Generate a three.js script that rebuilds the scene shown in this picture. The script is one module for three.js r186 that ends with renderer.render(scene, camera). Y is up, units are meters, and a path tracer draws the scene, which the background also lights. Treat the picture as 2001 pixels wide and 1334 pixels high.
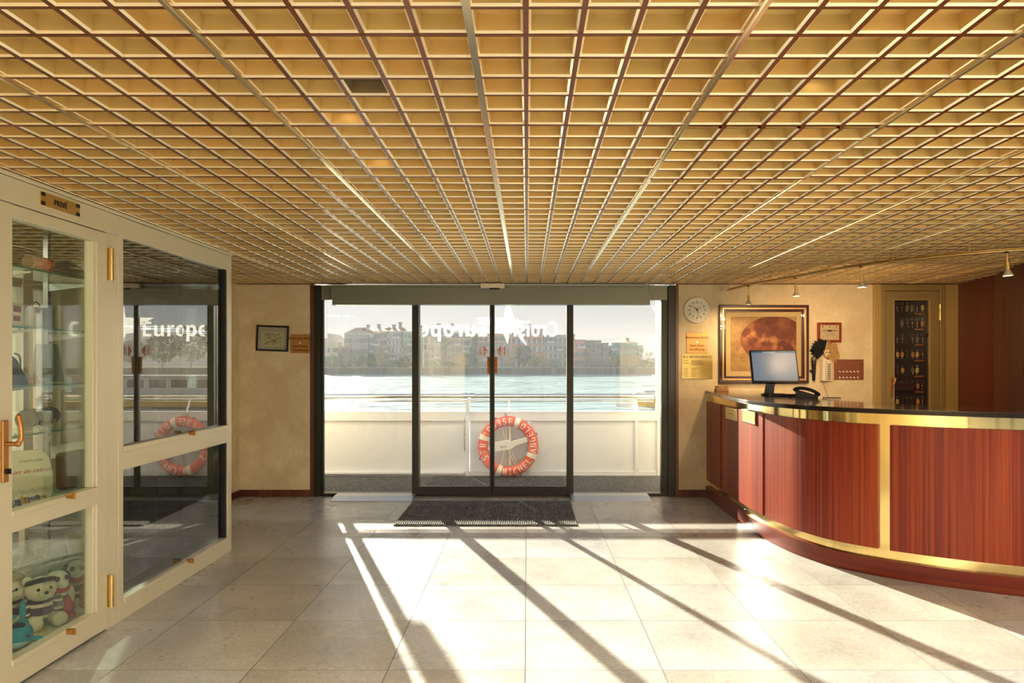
import * as THREE from 'three';
import { RoundedBoxGeometry } from 'three/addons/geometries/RoundedBoxGeometry.js';
import { mergeGeometries, mergeVertices } from 'three/addons/utils/BufferGeometryUtils.js';
import { TextGeometry } from 'three/addons/geometries/TextGeometry.js';
import { FontLoader } from 'three/addons/loaders/FontLoader.js';
import { RectAreaLightUniformsLib } from 'three/addons/lights/RectAreaLightUniformsLib.js';

// ------------------------------------------------------------------ camera, sky, sun, exposure
const scene = new THREE.Scene();
const camera = new THREE.PerspectiveCamera(2 * Math.atan(667 / 1400) * 180 / Math.PI, 2001 / 1334, 0.05, 2000);
camera.position.set(0, 1.34, 0);
camera.setViewOffset(2001, 1334, -29.5, -42, 2001, 1334);       // shifted lens: verticals stay upright
camera.updateProjectionMatrix();
const renderer = new THREE.WebGLRenderer({ antialias: true });
renderer.toneMapping = THREE.LinearToneMapping;
renderer.toneMappingExposure = 1.12;
renderer.shadowMap.enabled = true;
RectAreaLightUniformsLib.init();

const FILL_LAMPS = [[3.8, 0.2], [3.8, 1.3], [3.8, 2.4], [3.8, 3.5], [-1.2, 1.5], [-1.2, 2.8]];          // added fill lights, behind and right of the viewer; the last two sit deep in their housings
const SUN = new THREE.Vector3(0.372, -0.3016, 1).normalize();    // the way the sunlight travels
const SUN_I = 23, SKY_I = 0.71, SPOT_I = 8, FILL_PANEL_I = 44;
{
  const W = 256, H = 128, d = new Float32Array(W * H * 4), to = SUN.clone().negate();
  for (let r = 0; r < H; r++) for (let c = 0; c < W; c++) {
    const up = ((r + 0.5) / H - 0.5) * Math.PI, az = ((c + 0.5) / W - 0.5) * 2 * Math.PI;
    const x = Math.cos(az) * Math.cos(up), y = Math.sin(up), z = Math.sin(az) * Math.cos(up);
    const h = Math.max(0, y), k = Math.pow(h, 0.95), g = Math.exp(-Math.acos(Math.min(1, x * to.x + y * to.y + z * to.z)) * 2.6) * 0.9;
    const i = (r * W + c) * 4;
    d[i] = (0.815 - 0.34 * k) * (1 + g); d[i + 1] = (0.82 - 0.22 * k) * (1 + g * 0.94); d[i + 2] = (0.83 + 0.02 * k) * (1 + g * 0.8); d[i + 3] = 1;
    if (y < 0) { d[i] *= 0.55; d[i + 1] *= 0.58; d[i + 2] *= 0.6; }
  }
  const sky = new THREE.DataTexture(d, W, H, THREE.RGBAFormat, THREE.FloatType);
  sky.mapping = THREE.EquirectangularReflectionMapping; sky.magFilter = THREE.LinearFilter; sky.needsUpdate = true;
  scene.background = sky; scene.backgroundIntensity = SKY_I;
}
const sun = new THREE.DirectionalLight(new THREE.Color(1, 0.90, 0.71), SUN_I);
sun.name = 'sun';
sun.position.copy(SUN).multiplyScalar(-30); sun.target.position.set(0, 0, -4);
sun.position.add(sun.target.position);
sun.castShadow = true; sun.shadow.mapSize.set(4096, 4096);
Object.assign(sun.shadow.camera, { left: -12, right: 12, top: 12, bottom: -12, near: 1, far: 90 });
scene.add(sun, sun.target);
for (const [x, z] of FILL_LAMPS) {      // fill panels added behind the camera to brighten the lobby
  const l = new THREE.RectAreaLight(new THREE.Color(1, 0.96, 0.88), FILL_PANEL_I, 1.1, 0.6);
  l.position.set(x, x < 0 ? 2.165 : 2.085, z); l.rotation.x = -Math.PI / 2; l.name = 'added_fill_light'; scene.add(l);
}

scene.fog = new THREE.FogExp2(new THREE.Color(0.95, 0.95, 0.95), 0.0008);      // the thin winter haze over the water

// ------------------------------------------------------------------ helpers
let seed = 7;
const rnd = () => { seed = (seed + 0x6d2b79f5) | 0; let t = Math.imul(seed ^ (seed >>> 15), 1 | seed); t = (t + Math.imul(t ^ (t >>> 7), 61 | t)) ^ t; return ((t ^ (t >>> 14)) >>> 0) / 4294967296; };
const rr = (a, b) => a + (b - a) * rnd();
const reseed = (s) => { seed = s; };
const taken = {};
function numbered(n) { const k = (taken[n] = (taken[n] ?? -1) + 1); return k ? n + '_' + String(k).padStart(3, '0') : n; }
function shade(o) { o.traverse((m) => { if (m.isMesh) { m.castShadow = true; m.receiveShadow = true; } }); return o; }
function part(parent, name, geo, mat, pos, rot) {
  const m = new THREE.Mesh(geo, mat); m.name = parent === scene ? numbered(name) : name;
  if (pos) m.position.set(...pos);
  if (rot) m.rotation.set(...rot);
  m.castShadow = m.receiveShadow = true;
  parent.add(m); return m;
}
function tag(o, label, category, group) { Object.assign(o.userData, { label, category }); if (group) o.userData.group = group; return o; }
function thing(name, label, category, pos = [0, 0, 0], turn = 0, group) {
  const g = new THREE.Group(); g.name = numbered(name); g.position.set(...pos); g.rotation.y = turn; scene.add(g); return tag(g, label, category, group);
}
function struct(name, pos = [0, 0, 0]) { const g = new THREE.Group(); g.name = name; g.position.set(...pos); g.userData.kind = 'structure'; scene.add(g); return g; }
function stuff(m) { m.userData.kind = 'stuff'; return m; }
const B = (w, h, d, x = 0, y = 0, z = 0) => new THREE.BoxGeometry(w, h, d).translate(x, y, z);
const bb = (x0, x1, y0, y1, z0, z1) => B(x1 - x0, y1 - y0, z1 - z0, (x0 + x1) / 2, (y0 + y1) / 2, (z0 + z1) / 2);
const R = (w, h, d, r, x = 0, y = 0, z = 0, s = 2) => new RoundedBoxGeometry(w, h, d, s, r).translate(x, y, z);
const rb = (x0, x1, y0, y1, z0, z1, r = 0.004) => R(x1 - x0, y1 - y0, z1 - z0, r, (x0 + x1) / 2, (y0 + y1) / 2, (z0 + z1) / 2, 1);
const C = (r0, r1, h, x = 0, y = 0, z = 0, n = 20) => new THREE.CylinderGeometry(r0, r1, h, n).translate(x, y, z);
const E = (rx, ry, rz, x = 0, y = 0, z = 0, n = 18) => new THREE.SphereGeometry(1, n, Math.round(n * 0.7)).scale(rx, ry, rz).translate(x, y, z);
const L = (pts, n = 28) => new THREE.LatheGeometry(pts.map((p) => new THREE.Vector2(...p)), n);
const V = (a) => new THREE.Vector3(...a);
const tube = (pts, r, n = 24, k = 8) => new THREE.TubeGeometry(new THREE.CatmullRomCurve3(pts.map(V)), n, r, k);
function rod(a, b, r, k = 8) {
  const p = V(a), q = V(b), g = new THREE.CylinderGeometry(r, r, p.distanceTo(q), k);
  g.applyQuaternion(new THREE.Quaternion().setFromUnitVectors(new THREE.Vector3(0, 1, 0), q.clone().sub(p).normalize()));
  const c = p.add(q).multiplyScalar(0.5); return g.translate(c.x, c.y, c.z);
}
const M = (...list) => { const l = list.flat().map((g) => { const n = g.index ? g.toNonIndexed() : g.clone(); for (const k of Object.keys(n.attributes)) if (!['position', 'normal', 'uv'].includes(k)) n.deleteAttribute(k); return n; }); return mergeGeometries(l); };
function uvM(geo, s = 1, ox = 0, oy = 0) {          // uv in metres, by the way each face points
  const g = geo.index ? geo.toNonIndexed() : geo, p = g.attributes.position, n = g.attributes.normal, uv = new Float32Array(p.count * 2);
  for (let i = 0; i < p.count; i++) {
    const ax = Math.abs(n.getX(i)), ay = Math.abs(n.getY(i)), az = Math.abs(n.getZ(i));
    const [u, v] = ay > ax && ay > az ? [p.getX(i), p.getZ(i)] : ax > az ? [p.getZ(i), p.getY(i)] : [p.getX(i), p.getY(i)];
    uv[i * 2] = u * s + ox; uv[i * 2 + 1] = v * s + oy;
  }
  g.setAttribute('uv', new THREE.BufferAttribute(uv, 2)); return g;
}
function extrude(pts, depth, bevel = 0, holes = []) {
  const s = new THREE.Shape(pts.map((p) => new THREE.Vector2(...p)));
  for (const h of holes) s.holes.push(new THREE.Path(h.map((p) => new THREE.Vector2(...p))));
  return new THREE.ExtrudeGeometry(s, { depth, bevelEnabled: bevel > 0, bevelSize: bevel, bevelThickness: bevel, bevelSegments: 2, curveSegments: 16 });
}
const frameGeo = (w, h, t, d, bev = 0.003) => extrude([[-w / 2, -h / 2], [w / 2, -h / 2], [w / 2, h / 2], [-w / 2, h / 2]], d, bev, [[[-w / 2 + t, -h / 2 + t], [-w / 2 + t, h / 2 - t], [w / 2 - t, h / 2 - t], [w / 2 - t, -h / 2 + t]]]);

// ------------------------------------------------------------------ textures
const hash = (x, y, s) => { let h = Math.imul(x, 374761393) ^ Math.imul(y, 668265263) ^ Math.imul(s, 2147483647 ^ 0x5bd1e995); h = Math.imul(h ^ (h >>> 13), 1274126177); return ((h ^ (h >>> 16)) >>> 0) / 4294967296; };
function vnoise(x, y, px, py, s) {               // tiles with periods px, py
  const x0 = Math.floor(x), y0 = Math.floor(y), fx = x - x0, fy = y - y0, u = fx * fx * (3 - 2 * fx), v = fy * fy * (3 - 2 * fy);
  const m = (a, n) => ((a % n) + n) % n, h = (i, j) => hash(m(x0 + i, px), m(y0 + j, py), s);
  return (h(0, 0) * (1 - u) + h(1, 0) * u) * (1 - v) + (h(0, 1) * (1 - u) + h(1, 1) * u) * v;
}
function fbm(u, v, fx, fy, oct, s) { let a = 0.5, t = 0, n = 0; for (let i = 0; i < oct; i++) { t += a * vnoise(u * fx, v * fy, fx, fy, s + i); n += a; a *= 0.55; fx *= 2; fy *= 2; } return t / n; }
function dtex(w, h, fn, srgb = true, rep = [1, 1]) {
  const d = new Uint8Array(w * h * 4);
  for (let y = 0; y < h; y++) for (let x = 0; x < w; x++) { const c = fn(x / w, y / h), i = (y * w + x) * 4; for (let k = 0; k < 3; k++) d[i + k] = Math.max(0, Math.min(255, Array.isArray(c) ? c[k] : c)); d[i + 3] = 255; }
  const t = new THREE.DataTexture(d, w, h); t.wrapS = t.wrapT = THREE.RepeatWrapping; t.magFilter = THREE.LinearFilter; t.minFilter = THREE.LinearMipmapLinearFilter; t.generateMipmaps = true;
  if (srgb) t.colorSpace = THREE.SRGBColorSpace;
  t.repeat.set(...rep); t.needsUpdate = true; return t;
}
function ctex(w, h, draw) {
  const c = document.createElement('canvas'); c.width = w; c.height = h; draw(c.getContext('2d'), w, h);
  const t = new THREE.CanvasTexture(c); t.colorSpace = THREE.SRGBColorSpace; t.magFilter = THREE.LinearFilter; return t;
}
const mixc = (a, b, k) => a.map((x, i) => x + (b[i] - x) * k);
const std = (o) => new THREE.MeshStandardMaterial(o), phy = (o) => new THREE.MeshPhysicalMaterial(o);

// floor vinyl: brushed grey-beige with mottling and scuffs
const scuffs = []; reseed(31);
for (let i = 0; i < 24; i++) scuffs.push([rnd(), rnd(), rr(-0.5, 0.5), rr(0.004, 0.02), rnd()]);
const floorTex = dtex(1024, 1024, (u, v) => {
  const m = fbm(u, v, 4, 4, 5, 11), s = fbm(u, v, 6, 90, 3, 21), f = fbm(u, v, 160, 160, 2, 5);
  let k = 0.6 * m + 0.08 * s + 0.32 * f;
  for (const [x, y, a, l, d] of scuffs) { const dx = u - x, dy = v - y; if (Math.abs(dx) < 0.04 && Math.abs(dy) < 0.04) { const p = dx * Math.cos(a) + dy * Math.sin(a), q = -dx * Math.sin(a) + dy * Math.cos(a) + p * p * 6; if (Math.abs(p) < l && Math.abs(q) < 0.0009) k -= 0.03 * d; } }
  return mixc([164, 165, 165], [217, 218, 218], Math.max(0, (k - 0.25) * 2));
});
const floorRough = dtex(512, 512, (u, v) => 62 + 100 * (0.75 * fbm(u, v, 5, 5, 5, 12) + 0.25 * fbm(u, v, 40, 40, 2, 22) - 0.25), false);
const floorBump = dtex(512, 512, (u, v) => 128 + 90 * (fbm(u, v, 14, 40, 3, 21) - 0.5) + 80 * (fbm(u, v, 90, 90, 2, 9) - 0.5), false);
const wallTex = dtex(512, 512, (u, v) => { const k = fbm(u, v, 6, 6, 5, 41), f = fbm(u, v, 90, 40, 2, 44); return mixc([218, 198, 158], [238, 222, 186], Math.max(0, Math.min(1, (k - 0.3) * 1.8 + (f - 0.5) * 0.5))); });
const wallBump = dtex(512, 512, (u, v) => 255 * (0.6 * fbm(u, v, 30, 30, 3, 51) + 0.4 * fbm(u, v, 120, 60, 2, 52)), false);
const wood = (a, b, c, s) => dtex(1024, 512, (u, v) => {
  const w = u + 0.004 * (fbm(u, v, 8, 3, 3, s) - 0.5), st = fbm(w, v, 46, 1, 4, s + 1), fine = fbm(w, v, 300, 6, 2, s + 2), band = fbm(u, v, 7, 1, 2, s + 3);
  const k = 0.5 * st + 0.25 * fine + 0.25 * band; return k < 0.5 ? mixc(a, b, Math.max(0, (k - 0.22) * 3.6)) : mixc(b, c, Math.min(1, (k - 0.5) * 4.2));
});
const redWoodTex = wood([98, 28, 6], [160, 62, 12], [196, 104, 28], 61), darkWoodTex = wood([58, 24, 12], [92, 42, 22], [128, 66, 36], 71);
const speckTex = dtex(512, 512, (u, v) => { const f = fbm(u, v, 110, 110, 1, 81), m = fbm(u, v, 12, 12, 3, 82); const k = f > 0.72 ? 1 : f > 0.5 ? 0.45 : 0.12; return mixc([62, 62, 62], [196, 192, 184], k * (0.6 + 0.5 * m)); });
const carpetBump = dtex(256, 256, (u, v) => 255 * fbm(u, v, 100, 100, 2, 83), false);
const foilTex = dtex(256, 256, (u, v) => { const k = fbm(u, v, 3, 5, 4, 91); return mixc([204, 180, 126], [234, 214, 166], k); });
const smudge = dtex(256, 256, (u, v) => 60 + 130 * fbm(u, v, 4, 4, 4, 95), false);
const waveBump = dtex(512, 512, (u, v) => 255 * (0.45 * fbm(u, v, 5, 12, 5, 101) + 0.55 * Math.pow(fbm(u, v, 12, 26, 4, 107), 1.5)), false);

// ------------------------------------------------------------------ materials
const floorMats = [0, 1, 2].map((k) => std({ map: floorTex, roughnessMap: floorRough, roughness: 1, bumpMap: floorBump, bumpScale: 0.0002, color: new THREE.Color([0xffffff, 0xf4f1ea, 0xfbf6ee][k]) }));
const jointMat = std({ color: 0x6b6558, roughness: 0.9 });
const wallMat = std({ map: wallTex, bumpMap: wallBump, bumpScale: 0.0015, roughness: 0.75 });
const plainWall = std({ color: 0xcfc4ac, roughness: 0.8 });
const shipWhite = std({ color: 0xe6e4e0, roughness: 0.45 });
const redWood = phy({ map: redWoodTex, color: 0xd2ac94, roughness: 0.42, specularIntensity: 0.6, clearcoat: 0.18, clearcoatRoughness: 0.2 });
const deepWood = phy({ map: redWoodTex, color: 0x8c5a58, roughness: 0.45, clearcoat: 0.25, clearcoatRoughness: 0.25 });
const darkWood = phy({ map: darkWoodTex, roughness: 0.4, clearcoat: 0.4, clearcoatRoughness: 0.2 });
const brassMirror = phy({ color: new THREE.Color(0.96, 0.74, 0.32), metalness: 1, roughness: 0.1, anisotropy: 0.9, anisotropyRotation: Math.PI / 2 });   // brushed along its length
const brass = std({ color: new THREE.Color(0.78, 0.56, 0.22), metalness: 1, roughness: 0.28 });
const copper = std({ color: new THREE.Color(0.50, 0.24, 0.07), metalness: 0.7, roughness: 0.32 });
const champagne = std({ color: 0xdcd6bc, metalness: 0.2, roughness: 0.36, bumpMap: wallBump, bumpScale: 0.0001 });
const tanFrame = std({ color: 0xc0a468, metalness: 0.3, roughness: 0.4 });
const tanDark = std({ color: 0xa08a58, metalness: 0.3, roughness: 0.42 });
const bronze = std({ color: 0x34332b, metalness: 0.5, roughness: 0.34 });
const headerMat = std({ color: 0x83867a, metalness: 0.4, roughness: 0.36 });
const blackRubber = std({ color: 0x15151a, roughness: 0.7 });
const blackPlastic = std({ color: 0x121215, roughness: 0.4 });
const alu = std({ color: 0xb9b7b6, metalness: 0.8, roughness: 0.35 });
const steel = std({ color: 0xcfcdc6, metalness: 1, roughness: 0.2 });
const lampWhite = std({ color: 0xf4eee0, roughness: 0.5 });
const barMat = std({ color: 0x74401d, metalness: 0.45, roughness: 0.3 });
const lipMat = std({ color: 0xf4e4c0, metalness: 0.55, roughness: 0.3 });
const trayMats = [0xf2e6c4, 0xf7e6be, 0xece2c0, 0xf4e2b6].map((c) => std({ map: foilTex, color: c, metalness: 0.25, roughness: 0.4 }));
const darkTray = std({ color: 0x7d6a48, metalness: 0.3, roughness: 0.5 });
const railMat = std({ color: 0xeadbb8, metalness: 0.9, roughness: 0.17 });
const glass = phy({ color: 0xf8f9f8, transmission: 1, roughness: 0, ior: 1.5, thickness: 0 });
const coatedGlass = phy({ color: 0x98a29e, transmission: 1, roughness: 0, ior: 3.0, thickness: 0 });
const doorGlass = phy({ color: 0xf4f8f4, transmission: 1, roughness: 0, ior: 1.42, thickness: 0 });
const shelfGlass = phy({ color: 0xdcefe6, transmission: 1, roughness: 0.02, ior: 1.5, thickness: 0 });
const shelfEdge = std({ color: 0x6f9c8a, roughness: 0.2, metalness: 0.1 });
const frosted = phy({ color: 0xffffff, transmission: 0.6, roughness: 0.9, thickness: 0, side: THREE.DoubleSide });
const cream = std({ color: 0xe9dec4, roughness: 0.6 });
const ringOrange = (map) => std({ map, roughness: 0.45 });

// ------------------------------------------------------------------ floor
const FW = 7.2, CH = 2.13;                       // distance of the entrance wall, height of the ceiling grid
const floor = struct('floor');
part(floor, 'subfloor', bb(-4.6, 5.2, -0.12, -0.006, -7.35, 4.3), jointMat);
part(floor, 'plain_floor', uvM(bb(-4.4, 5, -0.006, 0, -1.925, 4.2), 1 / 1.7), floorMats[0]);
function tileGeo(o) {
  const w = 0.2987, h = 0.006, v = [], id = [];
  for (const [s, y] of [[w, 0], [w, -h]]) v.push([-s, y, -s], [s, y, -s], [s, y, s], [-s, y, s]);
  id.push(0, 2, 1, 0, 3, 2);
  for (let k = 0; k < 4; k++) { const n = (k + 1) % 4; id.push(k, n, n + 4, k, n + 4, k + 4); }
  let g = new THREE.BufferGeometry(); g.setAttribute('position', new THREE.Float32BufferAttribute(v.flat(), 3)); g.setIndex(id);
  g = g.toNonIndexed(); g.computeVertexNormals(); g = uvM(g, 1 / 1.7, o * 0.37, o * 0.61); g.addGroup(0, 6, 0); g.addGroup(6, 24, 1); return g;
}
const tiles = [0, 1, 2, 3, 4, 5].map(tileGeo); reseed(5);
for (let j = -2; j < 7; j++) for (let i = -7; i < 8; i++) {
  const x = -0.0086 + 0.6 * (i + 0.5), z = -(3.127 + 0.6 * (j + 0.5));
  if (x > 4.3 || z < -7.1) continue;
  part(floor, 'tile', tiles[Math.floor(rnd() * 6)], [floorMats[Math.floor(rnd() * 3)], jointMat], [x, rr(-0.0001, 0), z]);
}
part(floor, 'threshold_strip', uvM(bb(-4.2, 4.3, -0.006, -0.0003, -7.3, -6.729), 1 / 1.7, 0.3, 0.2), floorMats[1]);

// ------------------------------------------------------------------ ceiling: grid panels of gold coffers between long metal rails
const CS = 0.1312;
function cofferGeo() {
  const q = [[CS / 2 - 0.0065, 0], [CS / 2 - 0.0125, 0.005], [CS / 2 - 0.0155, 0.042]], v = [], id = [];
  for (const [s, y] of q) v.push([-s, y, -s], [s, y, -s], [s, y, s], [-s, y, s]);
  const ring = (b) => { const l = []; for (let k = 0; k < 4; k++) { const a = b + k, n = b + (k + 1) % 4; l.push(a, n + 4, n, a, a + 4, n + 4); } return l; };
  const mk = (ix) => { let g = new THREE.BufferGeometry(); g.setAttribute('position', new THREE.Float32BufferAttribute(v.flat(), 3)); g.setIndex(ix); g = g.toNonIndexed(); g.computeVertexNormals(); return uvM(g, 2); };
  return [mk([...ring(4), 8, 9, 10, 8, 10, 11]), mk(ring(0))];
}
const [trayG, lipG] = cofferGeo(), cofferG = mergeGeometries([trayG, lipG], true);
const ceiling = struct('ceiling');
part(ceiling, 'deckhead', bb(-4.6, 5.2, 2.2, 2.3, -7.35, 4.3), plainWall);
{
  const lat = [];
  for (let k = 1; k < 5; k++) lat.push(B(0.0125, 0.02, 0.656, -0.328 + k * CS, 0.009, 0), B(0.656, 0.018, 0.0125, 0, 0.0095, -0.328 + k * CS));
  lat.push(B(0.656, 0.021, 0.012, 0, 0.0085, -0.328));
  const latG = M(lat), one = M([B(0.656, 0.021, 0.012, 0, 0.0085, 0.328 - CS), ...[1, 2, 3, 4].map((k) => B(0.0125, 0.02, CS, -0.328 + k * CS, 0.009, 0.328 - CS / 2))]);
  const rest = [[], [], [], []], cells = []; reseed(17);
  for (let r = -4; r < 9; r++) for (let k = -7; k < 7; k++) {
    const x = -0.134 + 0.656 * (k + 0.5), Z = 1.726 + 0.656 * (r + 0.5);
    const vx = Math.abs(x) - 0.33; if (vx > 0.8 * Math.max(Z, 2.4) + 0.1 || (x < -2.2 && Z < 2.6)) continue;
    const p = part(ceiling, 'ceiling_panel', r === 8 ? one : latG, barMat, [x, CH + rr(-0.0015, 0.0015) - (k === 1 && r === 1 ? 0.009 : 0), -Z], [rr(-0.0025, 0.0025), 0, rr(-0.0025, 0.0025)]);
    for (let a = 0; a < 5; a++) for (let b = 0; b < (r === 8 ? 1 : 5); b++) {
      const cx = -0.328 + (a + 0.5) * CS, cz = 0.328 - (b + 0.5) * CS, wx = x + cx, wZ = Z - cz;
      const px = 1030 + wx * 1400 / wZ, py = 709 - (CH - 1.34) * 1400 / wZ;
      cells.push({ p, cx, cz, size: wZ > 1.4 && px > -30 && px < 2030 && py > -30 ? 1 / wZ : 0, dx: wx, dz: wZ, m: Math.max(0, Math.min(3, Math.floor(4 * vnoise(wx * 0.9 + 40, wZ * 0.9 + 40, 256, 256, 3) + rr(-0.8, 0.8)))) });
    }
  }
  cells.sort((a, b) => b.size - a.size);
  const OPEN = [[0.835, 2.05], [-0.561, 2.31], [-0.58, 2.807]];        // first holds a lamp; the other two discs stand in for bright reflections
  cells.forEach((c, i) => {
    if (i < 300) part(c.p, 'coffer', cofferG, [Math.hypot(c.dx + 0.462, c.dz - 2.054) < 0.06 ? darkTray : trayMats[c.m], lipMat], [c.cx, 0, c.cz]);
    else { c.p.updateMatrix(); rest[c.m].push(new THREE.Matrix4().makeTranslation(c.cx, 0, c.cz).premultiply(c.p.matrix)); }
  });
  const groups = [[], [], [], [], []];
  rest.forEach((l, m) => l.forEach((mt) => { groups[m].push(trayG.clone().applyMatrix4(mt)); groups[4].push(lipG.clone().applyMatrix4(mt)); }));
  stuff(part(ceiling, 'far_coffers', mergeGeometries(groups.map((g) => mergeGeometries(g)), true), [...trayMats, lipMat]));
  for (let k = -6; k < 7; k++) {
    const x = -0.134 + 0.656 * k, near = x < -2.3 ? 2.6 : Math.abs(x) < 2.3 ? -0.9 : (Math.abs(x) - 0.3) / 0.8;
    part(ceiling, 'rail', M(bb(x - 0.0095, x + 0.0095, CH - 0.007, CH + 0.03, -7.1, -near), bb(x - 0.004, x + 0.004, CH - 0.010, CH - 0.006, -7.1, -near)), railMat);
  }
  part(ceiling, 'edge_trim', bb(-2.9, 4.3, CH - 0.004, CH + 0.06, -7.198, -7.11), std({ color: 0x7b5a30, metalness: 0.4, roughness: 0.4 }));
  part(ceiling, 'edge_trim', bb(-2.2, -2.125, 2.118, 2.2, -5.12, -2.7), std({ color: 0x4a3a22, roughness: 0.6 }));
  OPEN.forEach(([x, Z], i) => {
    const ix = -0.134 + CS * (Math.floor((x + 0.134) / CS) + 0.5), iz = 1.726 + CS * (Math.floor((Z - 1.726) / CS) + 0.5);
    const t = thing('coffer_glow', ['small round downlight glowing in a ceiling coffer above the reception desk side', 'added glowing disc for a bright reflection in a ceiling coffer left of the middle rail, nearer the viewer', 'added glowing disc for a bright reflection in a ceiling coffer left of the middle rail, nearer the doors'][i], 'light', [ix, CH + 0.039, -iz]);
    part(t, 'ring', new THREE.TorusGeometry(0.03, 0.004, 8, 24).rotateX(Math.PI / 2), brass);
    part(t, 'bulb', C(0.026, 0.026, 0.006, 0, -0.002, 0), std({ color: 0xffffff, emissive: new THREE.Color(1, 0.72, 0.38), emissiveIntensity: 4 }));
    const l = new THREE.SpotLight(new THREE.Color(1, 0.75, 0.45), 1.5, 0, 1.1, 0.6); l.position.set(ix, CH + 0.032, -iz); l.target.position.set(ix, 0, -iz); l.castShadow = true; l.name = 'coffer_glow'; scene.add(l, l.target);
  });
  for (const [i, [x, z]] of FILL_LAMPS.entries()) {
    const deep = x < 0, t = thing('added_fill_light', deep ? ['nearer', 'farther'][i - 4] + ' deep added fill light over the left passage, out of view' : ['first', 'second', 'third', 'last'][i] + ' flat white added fill panel in the row along the right side, out of view', 'light', [x, deep ? 2.19 : 2.11, z]);
    part(t, 'diffuser', B(1.1, 0.01, 0.6, 0, -0.004, 0), std({ color: 0xffffff, emissive: new THREE.Color(1, 0.96, 0.88), emissiveIntensity: 1.5 }));
    if (deep) part(t, 'housing', frameGeo(1.14, 0.64, 0.015, 0.1).rotateX(Math.PI / 2).translate(0, 0.0, 0), lampWhite);
    else { part(t, 'frame', frameGeo(1.16, 0.66, 0.03, 0.03).rotateX(Math.PI / 2).translate(0, 0.01, 0), alu); part(t, 'housing', B(1.1, 0.085, 0.6, 0, 0.046, 0), lampWhite); }
  }
}

// ------------------------------------------------------------------ walls
const wl = (name, geo, mat, s = 1) => { const m = part(scene, name, uvM(geo, s), mat); m.name = name; m.userData.kind = 'structure'; return m; };
wl('wall_front_left', M(bb(-3.0, -2.176, 0, 2.2, -7.35, -FW), bb(-3.0, -2.895, 0, 2.2, -FW, -6.72)), wallMat);
wl('wall_front_right', bb(1.517, 3.472, 0, 2.2, -7.35, -FW), wallMat);
wl('wall_shop', M(bb(-4.45, -3.47, 0, 2.2, -7.35, -FW), bb(-3.32, -3.0, 0, 2.2, -7.35, -FW), bb(-3.47, -3.32, 0, 1.08, -7.35, -FW), bb(-3.47, -3.32, 1.9, 2.2, -7.35, -FW)), plainWall);
wl('wall_hull', M(bb(-4.45, -4.2, 0, 2.2, -7.2, -6.45), bb(-4.45, -4.2, 0, 2.2, -5.62, -2.6), bb(-4.45, -4.2, 0, 0.1, -6.45, -5.62), bb(-4.45, -4.2, 2.05, 2.2, -6.45, -5.62)), plainWall);
wl('wall_left', M(bb(-4.45, -2.14, 0, 2.2, -2.68, -2.58), bb(-2.24, -2.14, 0, 2.2, -2.58, 4.2)), wallMat);
wl('wall_right', bb(4.7, 4.85, 0, 2.2, -4.4, 4.2), wallMat);
wl('wall_back', M(bb(-2.24, -1.6, 0, 2.2, 4.05, 4.2), bb(2.4, 4.85, 0, 2.2, 4.05, 4.2), bb(-1.6, 2.4, 1.98, 2.2, 4.05, 4.2)), wallMat);
wl('wall_outer_upper', bb(-4.6, 5.2, 2.3, 3.4, -7.35, -7.25), shipWhite);
{
  const w = struct('window_1'); // unseen narrow shop window, placed to throw the sun streak on the floor
  part(w, 'frame', frameGeo(0.15, 0.82, 0.01, 0.06).translate(-3.395, 1.49, -7.31), champagne);
  part(w, 'glass_pane', B(0.13, 0.8, 0.006, -3.395, 1.49, -7.28), glass);
  const h = struct('window_2'); // tall glazing of the shop in the ship's side
  part(h, 'frame', M(rb(-4.36, -4.28, 0.1, 2.05, -6.45, -6.38), rb(-4.36, -4.28, 0.1, 2.05, -5.69, -5.62), rb(-4.36, -4.26, 0.1, 2.05, -6.18, -6.06), rb(-4.36, -4.28, 0.1, 0.17, -6.38, -5.69), rb(-4.36, -4.28, 1.98, 2.05, -6.38, -5.69)), champagne);
  part(h, 'glass_pane', B(0.006, 1.81, 0.37, -4.32, 1.075, -5.875), glass); part(h, 'glass_pane', B(0.006, 1.81, 0.2, -4.32, 1.075, -6.28), glass);
  part(h, 'handle', tube([[-4.26, 1.42, -5.95], [-4.22, 1.4, -5.95], [-4.22, 1.27, -5.95], [-4.26, 1.25, -5.95]], 0.008), std({ color: 0x3c5a46, roughness: 0.4 }));
  const b = struct('unseen_door_4'); // unseen opposite entrance behind the viewer, lets sky light into the lobby
  part(b, 'frame', M(rb(-1.6, -1.5, 0, 1.98, 4.05, 4.15), rb(2.3, 2.4, 0, 1.98, 4.05, 4.15), rb(-0.25, -0.17, 0, 1.98, 4.05, 4.15), rb(0.97, 1.05, 0, 1.98, 4.05, 4.15), rb(0.35, 0.43, 0, 1.98, 4.05, 4.15), rb(-1.5, 2.3, 1.9, 1.98, 4.05, 4.15)), bronze);
  for (const [a, c] of [[-1.5, -0.25], [-0.17, 0.35], [0.43, 0.97], [1.05, 2.3]]) part(b, 'glass_pane', bb(a, c, 0.02, 1.9, 4.09, 4.096), glass);
}
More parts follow.
